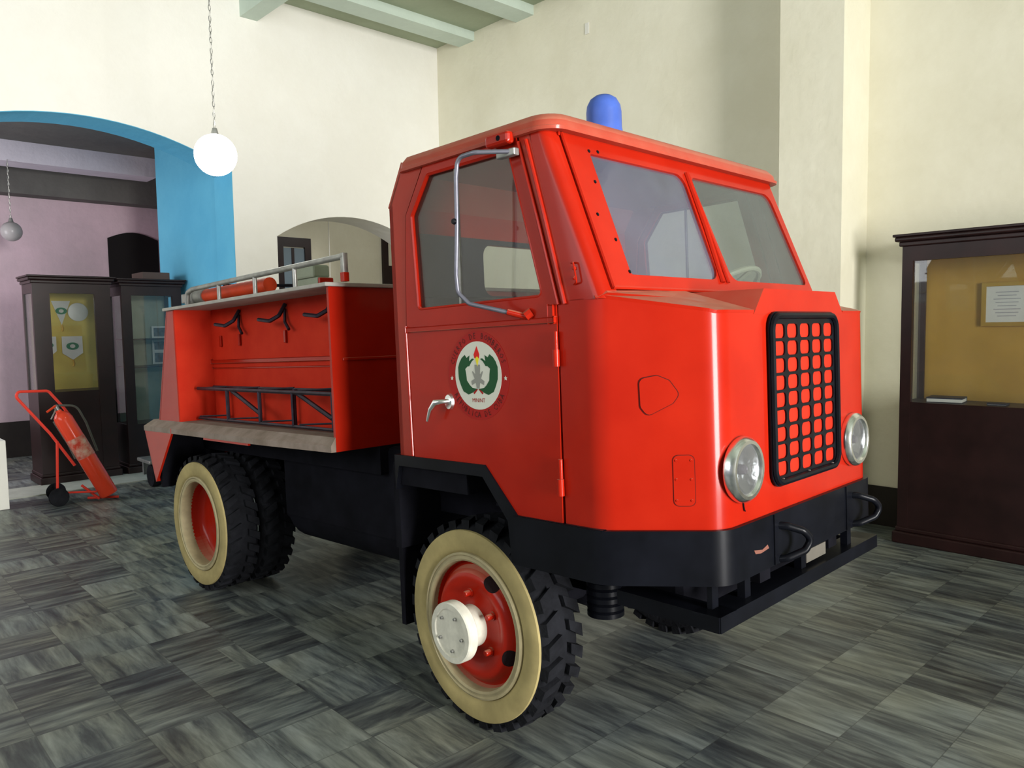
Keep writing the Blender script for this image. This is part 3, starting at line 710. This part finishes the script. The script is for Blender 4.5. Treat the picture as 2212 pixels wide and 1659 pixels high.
bm = bmesh.new(); tube(bm, [(-2.6, 0, .5), (-1.6, 0, .58), (-.4, 0, .55)], .04, 12); lathe(bm, [(0, -.3), (.16, -.28), (.22, 0), (.16, .28), (0, .3)], lambda x, y, d: (-1.5+d, x, .62+y), 20); Y('drive_shaft', bm, BLACKM, True)
bm = bmesh.new(); tube(bm, [(-2.0, .48, .68), (-1.1, .48, .68)], .2, 24); P('fuel_tank', bm, BLACKM, True)
bm = bmesh.new(); tube(bm, [(-2.15, -.34, .66), (-.95, -.34, .66)], .21, 24); P('air_tank', bm, BLACKM, True)
# corrugated damper hanging behind the bumper
bm = bmesh.new(); pf = [(0, 0)]
for k in range(9): pf += [(.075, .03*k+.0), (.075, .03*k+.018), (.068, .03*k+.024)]
pf += [(0, .28)]
lathe(bm, pf, lambda x, y, d: (.34+x, -.52+y, .53+d), 24); P('air_canister', bm, BLACK, True)

# --- wheels
def wheel(u, vout, s, front, steer=0.0, detail=True):
    """vout: outer face of the tyre; s=-1 for the side towards the viewer"""
    R_ = .448; wd_ = .215
    piv = Matrix.Translation((u, vout-s*.11, 0)) @ Matrix.Rotation(steer, 4, 'Z') @ Matrix.Translation((-u, -(vout-s*.11), 0))
    def F(x, y, d): return tuple(piv @ Vector((u+x, vout+s*d, R_+y)))
    bm = bmesh.new()
    prof = [(.305, -.012), (.335, .0), (.375, .004), (.402, -.004), (.415, -.014), (.424, -.03), (.425, -wd_/2), (.424, -wd_+.03), (.40, -wd_+.004), (.36, -wd_), (.305, -wd_+.012), (.29, -wd_*.5)]
    lathe(bm, prof, F, 64, closed=True)
    n = 30
    for k in range(n):          # chunky shoulder lugs
        for sd in (0, 1):
            a0 = 2*pi*(k+.5*sd)/n
            d0, d1 = (-.004, -.085) if sd == 0 else (-wd_+.004, -wd_+.085)
            w_ = .55*pi/n
            pts = []
            for rr, dd, ww, sh in ((.398, d0 + (-.004 if sd == 0 else .004), w_, 0), (R_-.004, d0-.008 if sd == 0 else d0+.008, w_, 0), (R_, d1, w_*.8, .09), (.42, d1, w_*.8, .09)):
                for q in (-1, 1):
                    an = a0+sh*(1 if sd == 0 else 1)+q*ww
                    pts.append(bm.verts.new(F(rr*cos(an), rr*sin(an), dd)))
            for f in ((0, 1, 3, 2), (2, 3, 5, 4), (4, 5, 7, 6), (0, 2, 4, 6), (1, 7, 5, 3)): bm.faces.new([pts[i] for i in f])
    wh = link('tyre', bm, RUBBER, truck, True, None, 35)
    if not detail: return wh
    bm = bmesh.new(); lathe(bm, [(0, -wd_+.03), (.12, -wd_+.01), (.20, -wd_+.01), (.215, -wd_+.04), (.292, -wd_+.05), (.295, -.165), (0, -.16)], F, 40); SP('brake_drum', bm, BLACKM, wh, True)
    bm = bmesh.new(); lathe(bm, [(.308, -.006), (.320, .004), (.350, .009), (.380, .010), (.403, .004), (.405, -.006), (.38, -.006), (.34, -.008)], F, 72, closed=True)
    SP('whitewall_ring', bm, WALLW, wh, True, 'cream painted tyre sidewall ring')
    bm = bmesh.new(); lathe(bm, [(.311, -.008), (.309, .008), (.301, .012), (.296, .006), (.290, .006), (.283, .010), (.274, .004), (.268, -.03), (.262, -.15), (.29, -.15), (.30, -.02)], F, 72, closed=True)
    SP('rim', bm, RIMW, wh, True, 'cream wheel rim')
    if front:
        holes_ = [radians(60), radians(-21)]
        bm = bmesh.new(); seg = 96
        pf = [(.270, -.022), (.262, -.045), (.250, -.040), (.238, -.018), (.222, -.002), (.205, .004), (.188, .002), (.165, -.010), (.14, -.016), (.10, -.012), (.085, -.006), (.085, .02)]
        lathe(bm, pf, F, seg)
        SP('wheel_disc', bm, RED, wh, True)
        for a in holes_:
            bm = bmesh.new()
            for_ = [(r, -.0) for r in ()]
            rc = .232
            def HF(x, y, d, a=a, rc=rc):
                rad = rc+x; t = y/rc
                # lie on the disc surface
                import bisect
                zz = None
                for (r1, d1), (r2, d2) in zip(pf[:-1], pf[1:]):
                    if r2 <= rad <= r1 and r1 != r2: zz = d2+(d1-d2)*(rad-r2)/(r1-r2); break
                if zz is None: zz = -.02
                return F(rad*cos(a+t), rad*sin(a+t), zz+.0015+d)
            rings = []
            cv = bm.verts.new(HF(0, 0, 0))
            for q in (.33, .66, 1):
                rings.append([bm.verts.new(HF(.026*q*cos(2*pi*k/24), .040*q*sin(2*pi*k/24), 0)) for k in range(24)])
            for k in range(24): bm.faces.new((cv, rings[0][k], rings[0][(k+1) % 24]))
            for A, B in zip(rings[:-1], rings[1:]):
                for k in range(24): bm.faces.new((A[k], B[k], B[(k+1) % 24], A[(k+1) % 24]))
            SP('vent_hole', bm, mat('dark_opening', (.012, .004, .005, 1), .9), wh)
        bm = bmesh.new(); lathe(bm, [(.088, -.02), (.088, .04), (.100, .070), (.122, .070), (.127, .076), (.127, .116), (.122, .121), (.100, .121), (.098, .114), (0, .114)], F, 48)
        SP('hub_cap', bm, WHITEP, wh, True, 'white flanged hub cap', angle=30)
        for k in range(5):
            a = radians(64+72*k); bm = bmesh.new()
            lathe(bm, [(0, .012), (.006, .012), (.007, 0)], lambda x, y, d: F(.074*cos(a)+x, .074*sin(a)+y, .114+d), 6); SP('hub_bolt', bm, STEEL, wh)
            a = radians(100-70*k); bm = bmesh.new()
            lathe(bm, [(0, .026), (.010, .026), (.013, .021), (.013, 0), (.019, 0), (.019, -.01)], lambda x, y, d: F(.135*cos(a)+x, .135*sin(a)+y, d-.006), 12); SP('lug_nut', bm, RED, wh, True)
    else:
        bm = bmesh.new(); lathe(bm, [(.270, -.03), (.262, -.10), (.25, -.125), (.23, -.14), (.14, -.142), (.10, -.13), (0, -.128)], F, 64)
        SP('wheel_disc', bm, RED, wh, True)
    return wh
wheel(-.16, -.813, -1, True, radians(-1.7))
wheel(-.16, .80, 1, True, radians(-1.7))
wheel(-2.79, -.862, -1, False)
wheel(-2.79, -.612, -1, False, detail=False)
wheel(-2.79, .862, 1, False)
wheel(-2.79, .612, 1, False, detail=False)

# --- equipment body
bm = bmesh.new()
plate(bm, [(-W, 1.132), (W, 1.132), (W, 1.958), (-W, 1.958)], [], lambda a, b, t: (-1.06-t, a, b), .018)
fp = P('body_front_wall', bm, RED)
bm = bmesh.new(); box(bm, (-1.07, -.80, 1.585), (-1.052, .80, 1.60), .004); SP('pressed_rib', bm, RED, fp)
bm = bmesh.new(); tube(bm, fillet([(-1.055, -.30, 1.20), (-1.05, -.32, 1.3), (-1.055, -.62, 1.42), (-1.055, -.70, 1.36)], .04, 3), .003, 6)
bm.free()
for s in (-1, 1):
    # side skin behind the locker and slanted tail edge
    P('side_skin', platem([(-3.345, 1.20), (-3.10, 1.96), (-3.0, 1.96), (-3.0, 1.20)], [], lambda a, b, t: (a, s*(W-t), b), .02), RED)
    bm = bmesh.new(); plate(bm, [(-2.99, 1.2), (-1.08, 1.2), (-1.08, 1.955), (-2.99, 1.955)], [], lambda a, b, t: (a, s*(.61-t), b), .02)
    bk = P('locker_back_wall', bm, REDMATT)
    SP('pressed_rib', boxm((-2.98, s*.608, 1.588), (-1.09, s*.625, 1.612), .005), RED, bk)
    SP('pressed_rib', boxm((-2.98, s*.608, 1.552), (-1.09, s*.616, 1.560), .003), RED, bk)
    P('locker_end_wall', boxm((-3.0, s*W, 1.2), (-2.98, s*.60, 1.955)), REDMATT)
bm = bmesh.new(); strip(bm, [(-3.345, -W, 1.2), (-3.345, W, 1.2)], [(-3.10, -W, 1.96), (-3.10, W, 1.96)]); o = P('tail_panel', bm, RED); solid(o, .02, 0)
P('deck', boxm((-3.115, -.885, 1.955), (-1.045, .885, 1.975), .004), DUSTYW, label='dusty pale grey top deck plate')
# locker floors with sloping lips
for s in (-1, 1):
    bm = bmesh.new()
    sec = [(-.58, 1.205), (-W, 1.205), (-.93, 1.165), (-.93, 1.132), (-.58, 1.132)]
    us = [(-3.46, 1.0), (-2.6, .99), (-1.75, .99), (-1.062, .955)]
    rows = []
    for u, k in us:
        rows.append([bm.verts.new((u, -s*(a if abs(a) <= W else a*k), b)) for a, b in sec])
    for A, B in zip(rows[:-1], rows[1:]):
        for k in range(5): bm.faces.new((A[k], A[(k+1) % 5], B[(k+1) % 5], B[k]))
    bm.faces.new(rows[0]); bm.faces.new(rows[-1])
    fl = P('locker_floor', bm, DUSTY, label='dusty grey locker floor with sloping edge')
    bm = bmesh.new(); plate(bm, [(-3.47, 1.165), (-3.30, .78), (-2.98, 1.135), (-2.98, 1.165)], [], lambda a, b, t: (a, s*(.925-t), b), .015)
    rf = P('rear_wing', bm, RED)
    bm = bmesh.new(); strip(bm, [(-3.30, s*.925, .78), (-3.30, s*.45, .78)], [(-3.47, s*.925, 1.165), (-3.47, s*.45, 1.165)]); q = SP('wing_back', bm, RED, rf); solid(q, .01, 0)
    bm = bmesh.new(); box(bm, (-3.28, s*.90, .74), (-3.25, s*.45, 1.15)); SP('rear_mud_flap', bm, BLACKM, rf)
    bm = bmesh.new(); box(bm, (-2.5, s*.915, 1.118), (-1.9, s*.90, 1.14)); SP('red_edge_strip', bm, RED, fl)
# steel rack in the locker
bm = bmesh.new()
tube(bm, [(-2.93, -.75, 1.425), (-1.09, -.75, 1.41)], .012, 6); tube(bm, [(-2.93, -.75, 1.225), (-1.09, -.75, 1.222)], .010, 6)
for u in (-2.49, -2.06, -1.665, -1.25): tube(bm, [(u, -.75, 1.22), (u, -.75, 1.42)], .012, 6)
for u, v in ((-2.44, -2.07), (-1.64, -1.27)): tube(bm, [(u, -.742, 1.415), (v, -.742, 1.28)], .013, 6)
tube(bm, [(-2.93, -.64, 1.43), (-1.09, -.64, 1.42)], .009, 6)
for u in (-2.72, -2.27, -1.84, -1.4):
    tube(bm, [(u, -.64, 1.21), (u, -.64, 1.425)], .010, 6); tube(bm, [(u, -.64, 1.43), (u-.2, -.75, 1.425)], .008, 6); tube(bm, [(u, -.64, 1.24), (u-.2, -.75, 1.235)], .006, 6)
P('locker_rack', bm, DARKSTEEL, True, 'dark steel welded rack in the side locker')
for u in (-2.535, -1.935, -1.40):
    bm = bmesh.new(); tube(bm, fillet([(u, -.615, 1.93), (u, -.66, 1.86), (u-.04, -.70, 1.83), (u-.16, -.71, 1.845)], .02, 3), .012, 6); tube(bm, fillet([(u, -.62, 1.90), (u+.03, -.64, 1.82), (u+.09, -.65, 1.775)], .02, 3), .010, 6)
    P('hook', bm, DARKSTEEL, True)
for u in (-2.83, -2.55, -1.95):
    bm = bmesh.new(); box(bm, (u-.012, -.625, 1.70), (u+.012, -.612, 1.775), .003); P('bracket', bm, RED)
# handrail on the deck
rail = [(-2.90, -.80, 1.99), (-2.885, -.80, 2.065), (-2.80, -.80, 2.082), (-1.0, -.80, 2.10)]
bm = bmesh.new(); tube(bm, fillet(rail, .03, 4), .016, 12)
hr = P('handrail', bm, STEEL, True, 'dusty steel handrail along the deck')
for i, u in enumerate((-1.0, -1.48, -1.935, -2.41)):
    bm = bmesh.new(); z1 = 2.10-(-1.0-u)*.01
    if i == 0: box(bm, (u-.014, -.814, 1.975), (u+.014, -.786, z1+.016), .003)
    else: tube(bm, [(u, -.80, 1.975), (u, -.80, z1)], .013, 10)
    SP('rail_post', bm, STEEL, hr, True)
bm = bmesh.new(); box(bm, (-1.016, -.816, 1.975), (-.984, -.784, 2.02), .002); SP('rail_foot', bm, RED, hr)
bm = bmesh.new(); box(bm, (-1.0-.16, .3, 1.975), (-1.0, .33, 2.09), .003)
bm.free()
bm = bmesh.new(); box(bm, (-3.3, -.86, .92), (-3.26, .86, 1.13)); P('rear_bumper', bm, RED)

# ------------------------------------------------------------------ things lying on the deck (body frame placed in the world)
TW = Matrix.Translation(T0) @ Matrix.Rotation(TH, 4, 'Z') @ BODY
def onbody(name, loc, label, cat, group=None):
    o = thing(name, label, cat, group=group); o.matrix_world = TW @ Matrix.Translation(loc); return o
t = onbody('suction_hose', (-2.92, -.70, 1.9765), 'thick orange suction hose lying on the truck deck behind the handrail', 'hose')
bm = bmesh.new(); pts = [(0.1+.035*k, .0, .066) for k in range(26)]
tube(bm, pts, [.041+.003*(k % 2) for k in range(26)], 16); link('hose_body', bm, ORANGE, t, True)
bm = bmesh.new(); tube(bm, [(-.14, 0, .066), (-.12, 0, .066), (-.119, 0, .066), (-.03, 0, .066), (-.029, 0, .066), (.11, 0, .066)], [.030, .030, .062, .062, .05, .05], 20); link('coupling', bm, STEEL, t, True)
bm = bmesh.new(); box(bm, (.06, -.05, 0), (.12, .05, .02), .004); link('hose_rest', bm, DUSTYW, t)
for k in (0, 1):
    bm = bmesh.new(); box(bm, (-.135, -.075+k*.135, .03), (-.05, -.06+k*.135, .09), .004); link('coupling_lug', bm, STEEL, t)
t = onbody('pipe', (-2.55, -.22, 1.9765), 'thin dark steel pipe lying across the truck deck', 'pipe')
bm = bmesh.new(); tube(bm, [(-.50, -.25, .16), (0, 0, .125), (.25, .12, .11)], .011, 10); link('pipe_body', bm, BLACKM, t, True)
bm = bmesh.new(); box(bm, (-.42, -.24, 0), (-.38, -.16, .143)); link('pipe_rest', bm, BLACKM, t)
bm = bmesh.new(); box(bm, (.10, .04, 0), (.14, .10, .108)); link('pipe_rest', bm, BLACKM, t)
t = onbody('equipment_case', (-2.13, -.25, 1.9765), 'stacked grey equipment case with a red end, by the handrail end', 'case')
bm = bmesh.new(); box(bm, (-.13, -.10, 0), (.13, .0, .13), .008); link('case_body', bm, CASEGREY, t)
bm = bmesh.new(); box(bm, (-.15, -.11, .13), (.10, .01, .21), .012); link('case_lid', bm, CASEGREY, t)
bm = bmesh.new(); box(bm, (.131, -.10, .005), (.158, .0, .125), .008); link('end_cap', bm, RED, t)

# ------------------------------------------------------------------ hanging lamps
def chain_lamp(loc, r, ztop_, label, m, group=None, rosette=True):
    t = thing('globe_lamp', label, 'lamp', (loc[0], loc[1], loc[2]), group=group)
    bm = bmesh.new(); bmesh.ops.create_uvsphere(bm, u_segments=40, v_segments=24, radius=r); link('globe', bm, m, t, True, None, 180)
    bm = bmesh.new(); lathe(bm, [(0, r+.05), (.018, r+.045), (.03, r-.002), (r*.34, r*.93)], lambda x, y, d: (x, y, d), 20); link('cap', bm, STEEL, t, True)
    bm = bmesh.new(); z = r+.045; k = 0; top = ztop_-loc[2]
    while z < top:
        pts = [(0.009*cos(a) if k % 2 else 0, 0 if k % 2 else .009*cos(a), z+.022+.024*sin(a)) for a in [2*pi*i/8 for i in range(8)]]
        tube(bm, pts, .0028, 5, True); z += .040; k += 1
    link('chain', bm, STEEL, t)
    bm = bmesh.new(); tube(bm, [(.004*sin(i*1.3), .004*cos(i*1.3), r+.04+(top-r-.04)*i/40) for i in range(41)], .003, 5); link('cable', bm, WHITEPL, t)
    return t
chain_lamp((-6.0, 2.512, 3.069), .158, ZC-.11, 'large lit white globe lamp hanging on a chain in front of the pale wall', GLOBE)
chain_lamp((-11.5, 2.155, 3.01), .122, 3.88, 'unlit grey globe lamp hanging beyond the teal arch', GLOBEOFF)
# shade lamp in the far room
t = thing('pendant_lamp', 'small white pendant lamp hanging beyond the low arch behind the truck', 'lamp', (-10.6, 6.14, 2.33))
bm = bmesh.new(); lathe(bm, [(0, .12), (.03, .12), (.04, .09), (.09, .07), (.17, 0), (.165, 0), (.085, .06), (0, .08)], lambda x, y, d: (x, y, d), 28); link('lamp_shade', bm, WHITEPL, t, True)
bm = bmesh.new(); tube(bm, [(0, 0, .11), (0, 0, 2.12)], .008, 6); link('cord', bm, WHITEPL, t)

# ------------------------------------------------------------------ display cabinets
def cabinet(x0, x1, depth, h, zlo, loc, rz, label, back, open_side=True, shelf=False, plinth=.09, st=.075):
    """front faces local -Y; origin at front left floor corner"""
    t = thing('display_cabinet', label, 'cabinet', loc, (0, 0, rz))
    w = x1-x0
    bm = bmesh.new()
    box(bm, (0, 0, plinth), (st, .05, h-.09)); box(bm, (w-st, 0, plinth), (w, .05, h-.09))
    box(bm, (0, depth-.05, plinth), (.05, depth, h-.09)); box(bm, (w-.05, depth-.05, plinth), (w, depth, h-.09))
    box(bm, (st, 0, h-.20), (w-st, .05, h-.09)); box(bm, (st, .005, plinth), (w-st, .03, zlo))
    box(bm, (0, .05, plinth), (.02, depth-.05, zlo)); box(bm, (w-.02, .05, plinth), (w, depth-.05, zlo))
    box(bm, (0, .05, h-.2), (.03, depth-.05, h-.09)); box(bm, (w-.03, .05, h-.2), (w, depth-.05, h-.09))
    box(bm, (.02, .03, zlo-.03), (w-.02, depth-.02, zlo))
    link('frame', bm, WOOD, t)
    bm = bmesh.new(); box(bm, (-.03, -.03, 0), (w+.03, depth, plinth), .012); box(bm, (-.012, -.012, plinth), (w+.012, depth, plinth+.035), .01); link('plinth', bm, WOOD, t)
    bm = bmesh.new(); box(bm, (-.02, -.02, h-.09), (w+.02, depth, h-.055), .008); box(bm, (-.045, -.045, h-.055), (w+.045, depth, h-.02), .012); box(bm, (-.055, -.055, h-.02), (w+.055, depth, h), .005); link('cornice', bm, WOOD, t)
    bm = bmesh.new(); box(bm, (.05, depth-.03, zlo), (w-.05, depth-.015, h-.12)); link('back_panel', bm, back, t)
    bm = bmesh.new(); box(bm, (st, .02, zlo), (w-st, .025, h-.20)); link('glass_pane', bm, CASEGLASS, t)
    bm = bmesh.new(); box(bm, (.012, .05, zlo), (.017, depth-.05, h-.20)); link('glass_pane', bm, CASEGLASS, t)
    if shelf:
        for z in (1.28, 1.62):
            bm = bmesh.new(); box(bm, (.05, .05, z), (w-.05, depth-.04, z+.018)); link('shelf', bm, WOOD, t)
    return t
cabinet(0, 1.7, .40, 2.35, 1.09, (-2.265, 6.17, 0), 0, 'tall dark wooden display cabinet with framed certificate against the right wall', OCHRE)
def flat(name, label, cat, loc, size, m, group=None):
    o = link(name, boxm((-size[0]/2, -size[1]/2, 0), (size[0]/2, size[1]/2, size[2]), .002), m); o.location = loc; tag(o, label, cat, group); return o
# certificate
t = thing('picture_frame', 'brass framed white certificate hung inside the right-hand cabinet', 'picture frame', (-1.66, 6.535, 1.655))
ol = [(-.165, 0), (.165, 0), (.165, .32), (-.165, .32)]; il = [(-.135, .028), (.135, .028), (.135, .292), (-.135, .292)]
link('frame', platem(ol, [il], lambda a, b, s_: (a, -.02+s_, b), .02), GOLD, t)
link('certificate', boxm((-.135, -.012, .028), (.135, -.006, .292)), PAPER, t)
bm = bmesh.new()
for k in range(8):
    w_ = .06+.04*((k*37) % 3)/3; box(bm, (-w_, -.0135, .07+k*.025), (w_, -.0125, .076+k*.025))
link('faint_lines', bm, mat('pale_ink', L((160, 162, 168)), .8), t)
def book(name, label, loc, size, rz):
    t = thing(name, label, 'book', loc, (0, 0, rz), 'books in the right-hand cabinet')
    a, b, c = size
    link('pages', boxm((-a/2+.004, -b/2+.003, .004), (a/2-.004, b/2-.004, c-.004)), PAPER, t)
    bm = bmesh.new(); box(bm, (-a/2, -b/2, c-.004), (a/2, b/2, c+.006)); box(bm, (-a/2, -b/2, 0), (a/2, b/2, .004)); box(bm, (-a/2, b/2-.004, 0), (a/2, b/2, c)); link('cover', bm, mat('navy_cover', L((34, 38, 52)), .5), t)
book('book', 'thick dark-covered book lying at the left end of the cabinet shelf', (-1.99, 6.34, 1.0915), (.24, .19, .032), .12)
book('book', 'thin small booklet lying below the framed certificate', (-1.64, 6.30, 1.0915), (.12, .10, .010), .05)
book('book', 'pale-edged book cut by the right edge of the picture', (-1.38, 6.30, 1.0915), (.14, .13, .022), -.1)

# left pair of cabinets, fronts towards +X
RZ = pi/2
c1 = cabinet(0, .80, .50, 2.37, 1.05, (-9.93, 2.02, 0), RZ, 'dark wooden display cabinet holding small pennants, left of the pair in the teal arch', OCHREL, st=.17)
c2 = cabinet(0, .70, .50, 2.36, .60, (-9.93, 2.94, 0), RZ, 'dark wooden display cabinet holding photographs, right of the pair in the teal arch', CASEGREY, shelf=True, st=.11)
# contents of cabinet 1 (world coordinates, hung on its back panel)
XB = -10.385
def pennant(y, z, w, h, label, full=True):
    t = thing('pennant', label, 'pennant', (XB, y, z), group='pennants in the left cabinet')
    pts = [(-w/2, 0), (w/2, 0), (w/2, -h*.72), (0, -h), (-w/2, -h*.72)] if full else [(-w/2, 0), (w/2, 0), (0, -h)]
    link('cloth', platem(pts, [], lambda a, b, s_: (s_, a, b), .008), PAPER, t)
    r = w*.27
    link('wreath', platem([(r*cos(2*pi*k/20)*1.15, -h*.42+r*.75*sin(2*pi*k/20)) for k in range(20)], [[(r*.5*cos(2*pi*k/12), -h*.42+r*.4*sin(2*pi*k/12)) for k in range(12)]], lambda a, b, s_: (.009+s_, a, b), .003), mat('pennant_green', L((30, 120, 90)), .7), t)
    bm = bmesh.new(); tube(bm, [(.004, 0, -h), (.004, .01, -h-.05), (.004, 0, -h-.08)], .012, 6); link('tassel', bm, GOLD, t)
pennant(2.50, 1.68, .22, .28, 'white pennant with green wreath, lower right of the left cabinet display')
pennant(2.25, 1.68, .16, .24, 'white pennant half hidden at the lower left of the cabinet display')
pennant(2.40, 2.10, .20, .28, 'triangular white pennant hung above the wreath pennant', False)
bm = bmesh.new(); lathe(bm, [(0, .012), (.10, .012), (.11, .005), (.11, 0), (0, 0)], lambda x, y, d: (d, x, y), 32); o = link('plate', bm, PAPER, None, True); o.location = (XB, 2.58, 1.97); tag(o, 'round white plate hung in the left cabinet', 'plate')
# contents of cabinet 2
def photo(y, z, w, h, label):
    t = thing('photograph', label, 'photograph', (XB+.05, y, z), group='photographs in the second left cabinet')
    link('mount', boxm((0, -w/2, 0), (.012, w/2, h)), PAPER, t)
    link('print', boxm((.011, -w/2+.02, .02), (.015, w/2-.02, h-.02)), mat('grey_photo', L((92, 96, 100)), .4, var=.5, scale=18), t)
photo(3.52, 1.30+.01, .24, .16, 'lowest grey photograph on a shelf of the second left cabinet')
photo(3.52, 1.47, .24, .14, 'grey photograph just above the lowest one in the cabinet')
photo(3.52, 1.64, .24, .15, 'topmost grey photograph in the second left cabinet')
# flat box on top of cabinet 2
o = link('cardboard_box', boxm((-.2, -.16, 0), (.2, .16, .085), .004), mat('brown_box', L((96, 80, 74)), .8)); o.location = (-10.15, 3.36, 2.361); tag(o, 'low brown box lying on top of the cabinet under the teal wall', 'box')

# ------------------------------------------------------------------ wheeled fire extinguisher
Z = 0
ex = thing('wheeled_extinguisher', 'red fire extinguisher leaning back on its two-wheeled cart by the cabinets', 'fire extinguisher', (-8.70, 2.05, 0), (0, 0, 0))
def E3(y, z, x=0): return (x, y, z)
# built in the plane facing the truck; local y runs to the right, z up
cb, ct = Vector((.12, .28, .055)), Vector((-.02, -.10, .92))
ax = (ct-cb).normalized(); s1 = ax.cross(Vector((1, 0, 0))).normalized(); s2 = ax.cross(s1)
def CY(x, y, d): return tuple(cb + ax*d + s1*x + s2*y)
Lc = (ct-cb).length; RC = .086
bm = bmesh.new(); lathe(bm, [(0, 0), (RC-.007, 0), (RC, .015), (RC, Lc-.08), (RC-.01, Lc-.035), (.05, Lc-.005), (.03, Lc+.01), (.028, Lc+.03), (0, Lc+.03)], CY, 32)
link('cylinder', bm, mat('extinguisher_red', (.80, .06, .02, 1), .28, coat=.4), ex, True)
bm = bmesh.new(); lathe(bm, [(RC+.0015, Lc*.47), (RC+.0015, Lc*.70)], CY, 32); link('worn_label', bm, mat('worn_label', L((196, 60, 40)), .5, scale=16, col2=L((206, 170, 150))), ex, True)
bm = bmesh.new(); lathe(bm, [(0, Lc+.03), (.022, Lc+.03), (.025, Lc+.08), (.012, Lc+.09), (0, Lc+.09)], CY, 12); tube(bm, [CY(0, 0, Lc+.06), CY(-.05, -.03, Lc+.02), CY(-.10, -.03, Lc-.02)], .007, 6)
link('valve', bm, STEEL, ex, True)
bm = bmesh.new(); tube(bm, [CY(.0, -.02, Lc+.08), CY(-.10, -.03, Lc+.06)], .011, 6); link('lever', bm, ORANGE, ex, True)
# frame: two long tubes joined by a curved handle on top
bm = bmesh.new(); tube(bm, fillet([(.02, .00, .38), (-.02, -.19, .717), (-.10, -.45, 1.10), (-.12, -.43, 1.15), (-.15, -.16, 1.14), (-.12, -.04, .965), (-.09, .01, .87)], .05, 5), .014, 8)
tube(bm, [(.0, -.14, .64), (.02, -.17, .09)], .013, 8)
tube(bm, [(.02, .05, .17), (.10, .19, .02)], .013, 8); tube(bm, [(.02, .10, .03), (.14, .36, .02)], .013, 8); tube(bm, [(.04, -.17, .09), (-.26, -.12, .09)], .010, 8); tube(bm, [(.0, -.15, .12), (.12, .16, .10)], .010, 8)
link('cart_frame', bm, mat('cart_red', (.72, .05, .03, 1), .35), ex, True)
bm = bmesh.new(); tube(bm, fillet([CY(.03, .0, Lc+.07), (-.04, .06, .98), (-.04, .14, .80), (.0, .22, .50)], .1, 5), .011, 8); tube(bm, [(-.03, -.15, .84), (.01, -.04, .60), (.03, .01, .45)], .015, 8); link('hose', bm, mat('dark_hose', L((92, 92, 84)), .6), ex, True)
for x0, y0 in ((.08, -.17), (-.26, -.12)):
    bm = bmesh.new(); lathe(bm, [(0, -.02), (.05, -.025), (.085, -.022), (.09, -.012), (.09, .012), (.085, .022), (.05, .025), (0, .02)], lambda x, y, d: (x0+d-.0, y0+x, .09+y), 28); link('cart_wheel', bm, RUBBER, ex, True)
# second trolley behind the truck tail
t = thing('trolley', 'black-wheeled low trolley half hidden behind the truck tail', 'trolley', (-8.95, 2.92, 0))
bm = bmesh.new(); lathe(bm, [(0, -.05), (.09, -.05), (.12, -.045), (.125, -.02), (.125, .02), (.12, .045), (.09, .05), (0, .05)], lambda x, y, d: (x, d-.02, .125+y), 28); link('cart_wheel', bm, RUBBER, t, True)
bm = bmesh.new(); box(bm, (-.32, -.10, .26), (.1, .25, .30), .01); box(bm, (-.30, -.05, .10), (-.26, .20, .27)); link('trolley_plate', bm, STEEL, t)
# pale plinth at the left edge of the picture
o = link('display_plinth', boxm((-.2, -.3, 0), (.2, .3, .68), .006), WHITEPL); o.location = (-9.05, 1.20, 0); tag(o, 'white display plinth cut by the left edge of the picture', 'plinth')

# door frames in the far room
def frame_door(name, y0, y1, h, x):
    bm = bmesh.new(); box(bm, (x, y0, 0), (x+.06, y0+.12, h)); box(bm, (x, y1-.12, 0), (x+.06, y1, h)); box(bm, (x, y0+.12, h-.16), (x+.06, y1-.12, h))
    box(bm, (x, y0+.12, 0), (x+.03, y1-.12, h-.60))
    d = struct(link(name, bm, WOOD)); return d
frame_door('door_2', 6.25, 6.90, 3.33, FX+.002)
frame_door('door_3', 8.42, 9.25, 3.53, FX+.002)
bm = bmesh.new(); box(bm, (FX+.004, 6.37, 2.3), (FX+.033, 6.78, 3.15)); struct(link('window_1', bm, mat('dull_pane', L((120, 136, 146)), .3)))
bm = bmesh.new(); box(bm, (FX+.034, 6.53, 2.3), (FX+.045, 6.58, 3.15)); struct(link('trim_6', bm, WOOD))
# switch plate high on the right wall
o = link('wall_plate', boxm((-.03, -.012, -.06), (.03, 0, .06), .004), WHITEPL); o.location = (-5.752, YR, 4.95); tag(o, 'small pale blank plate high on the right wall', 'wall plate')
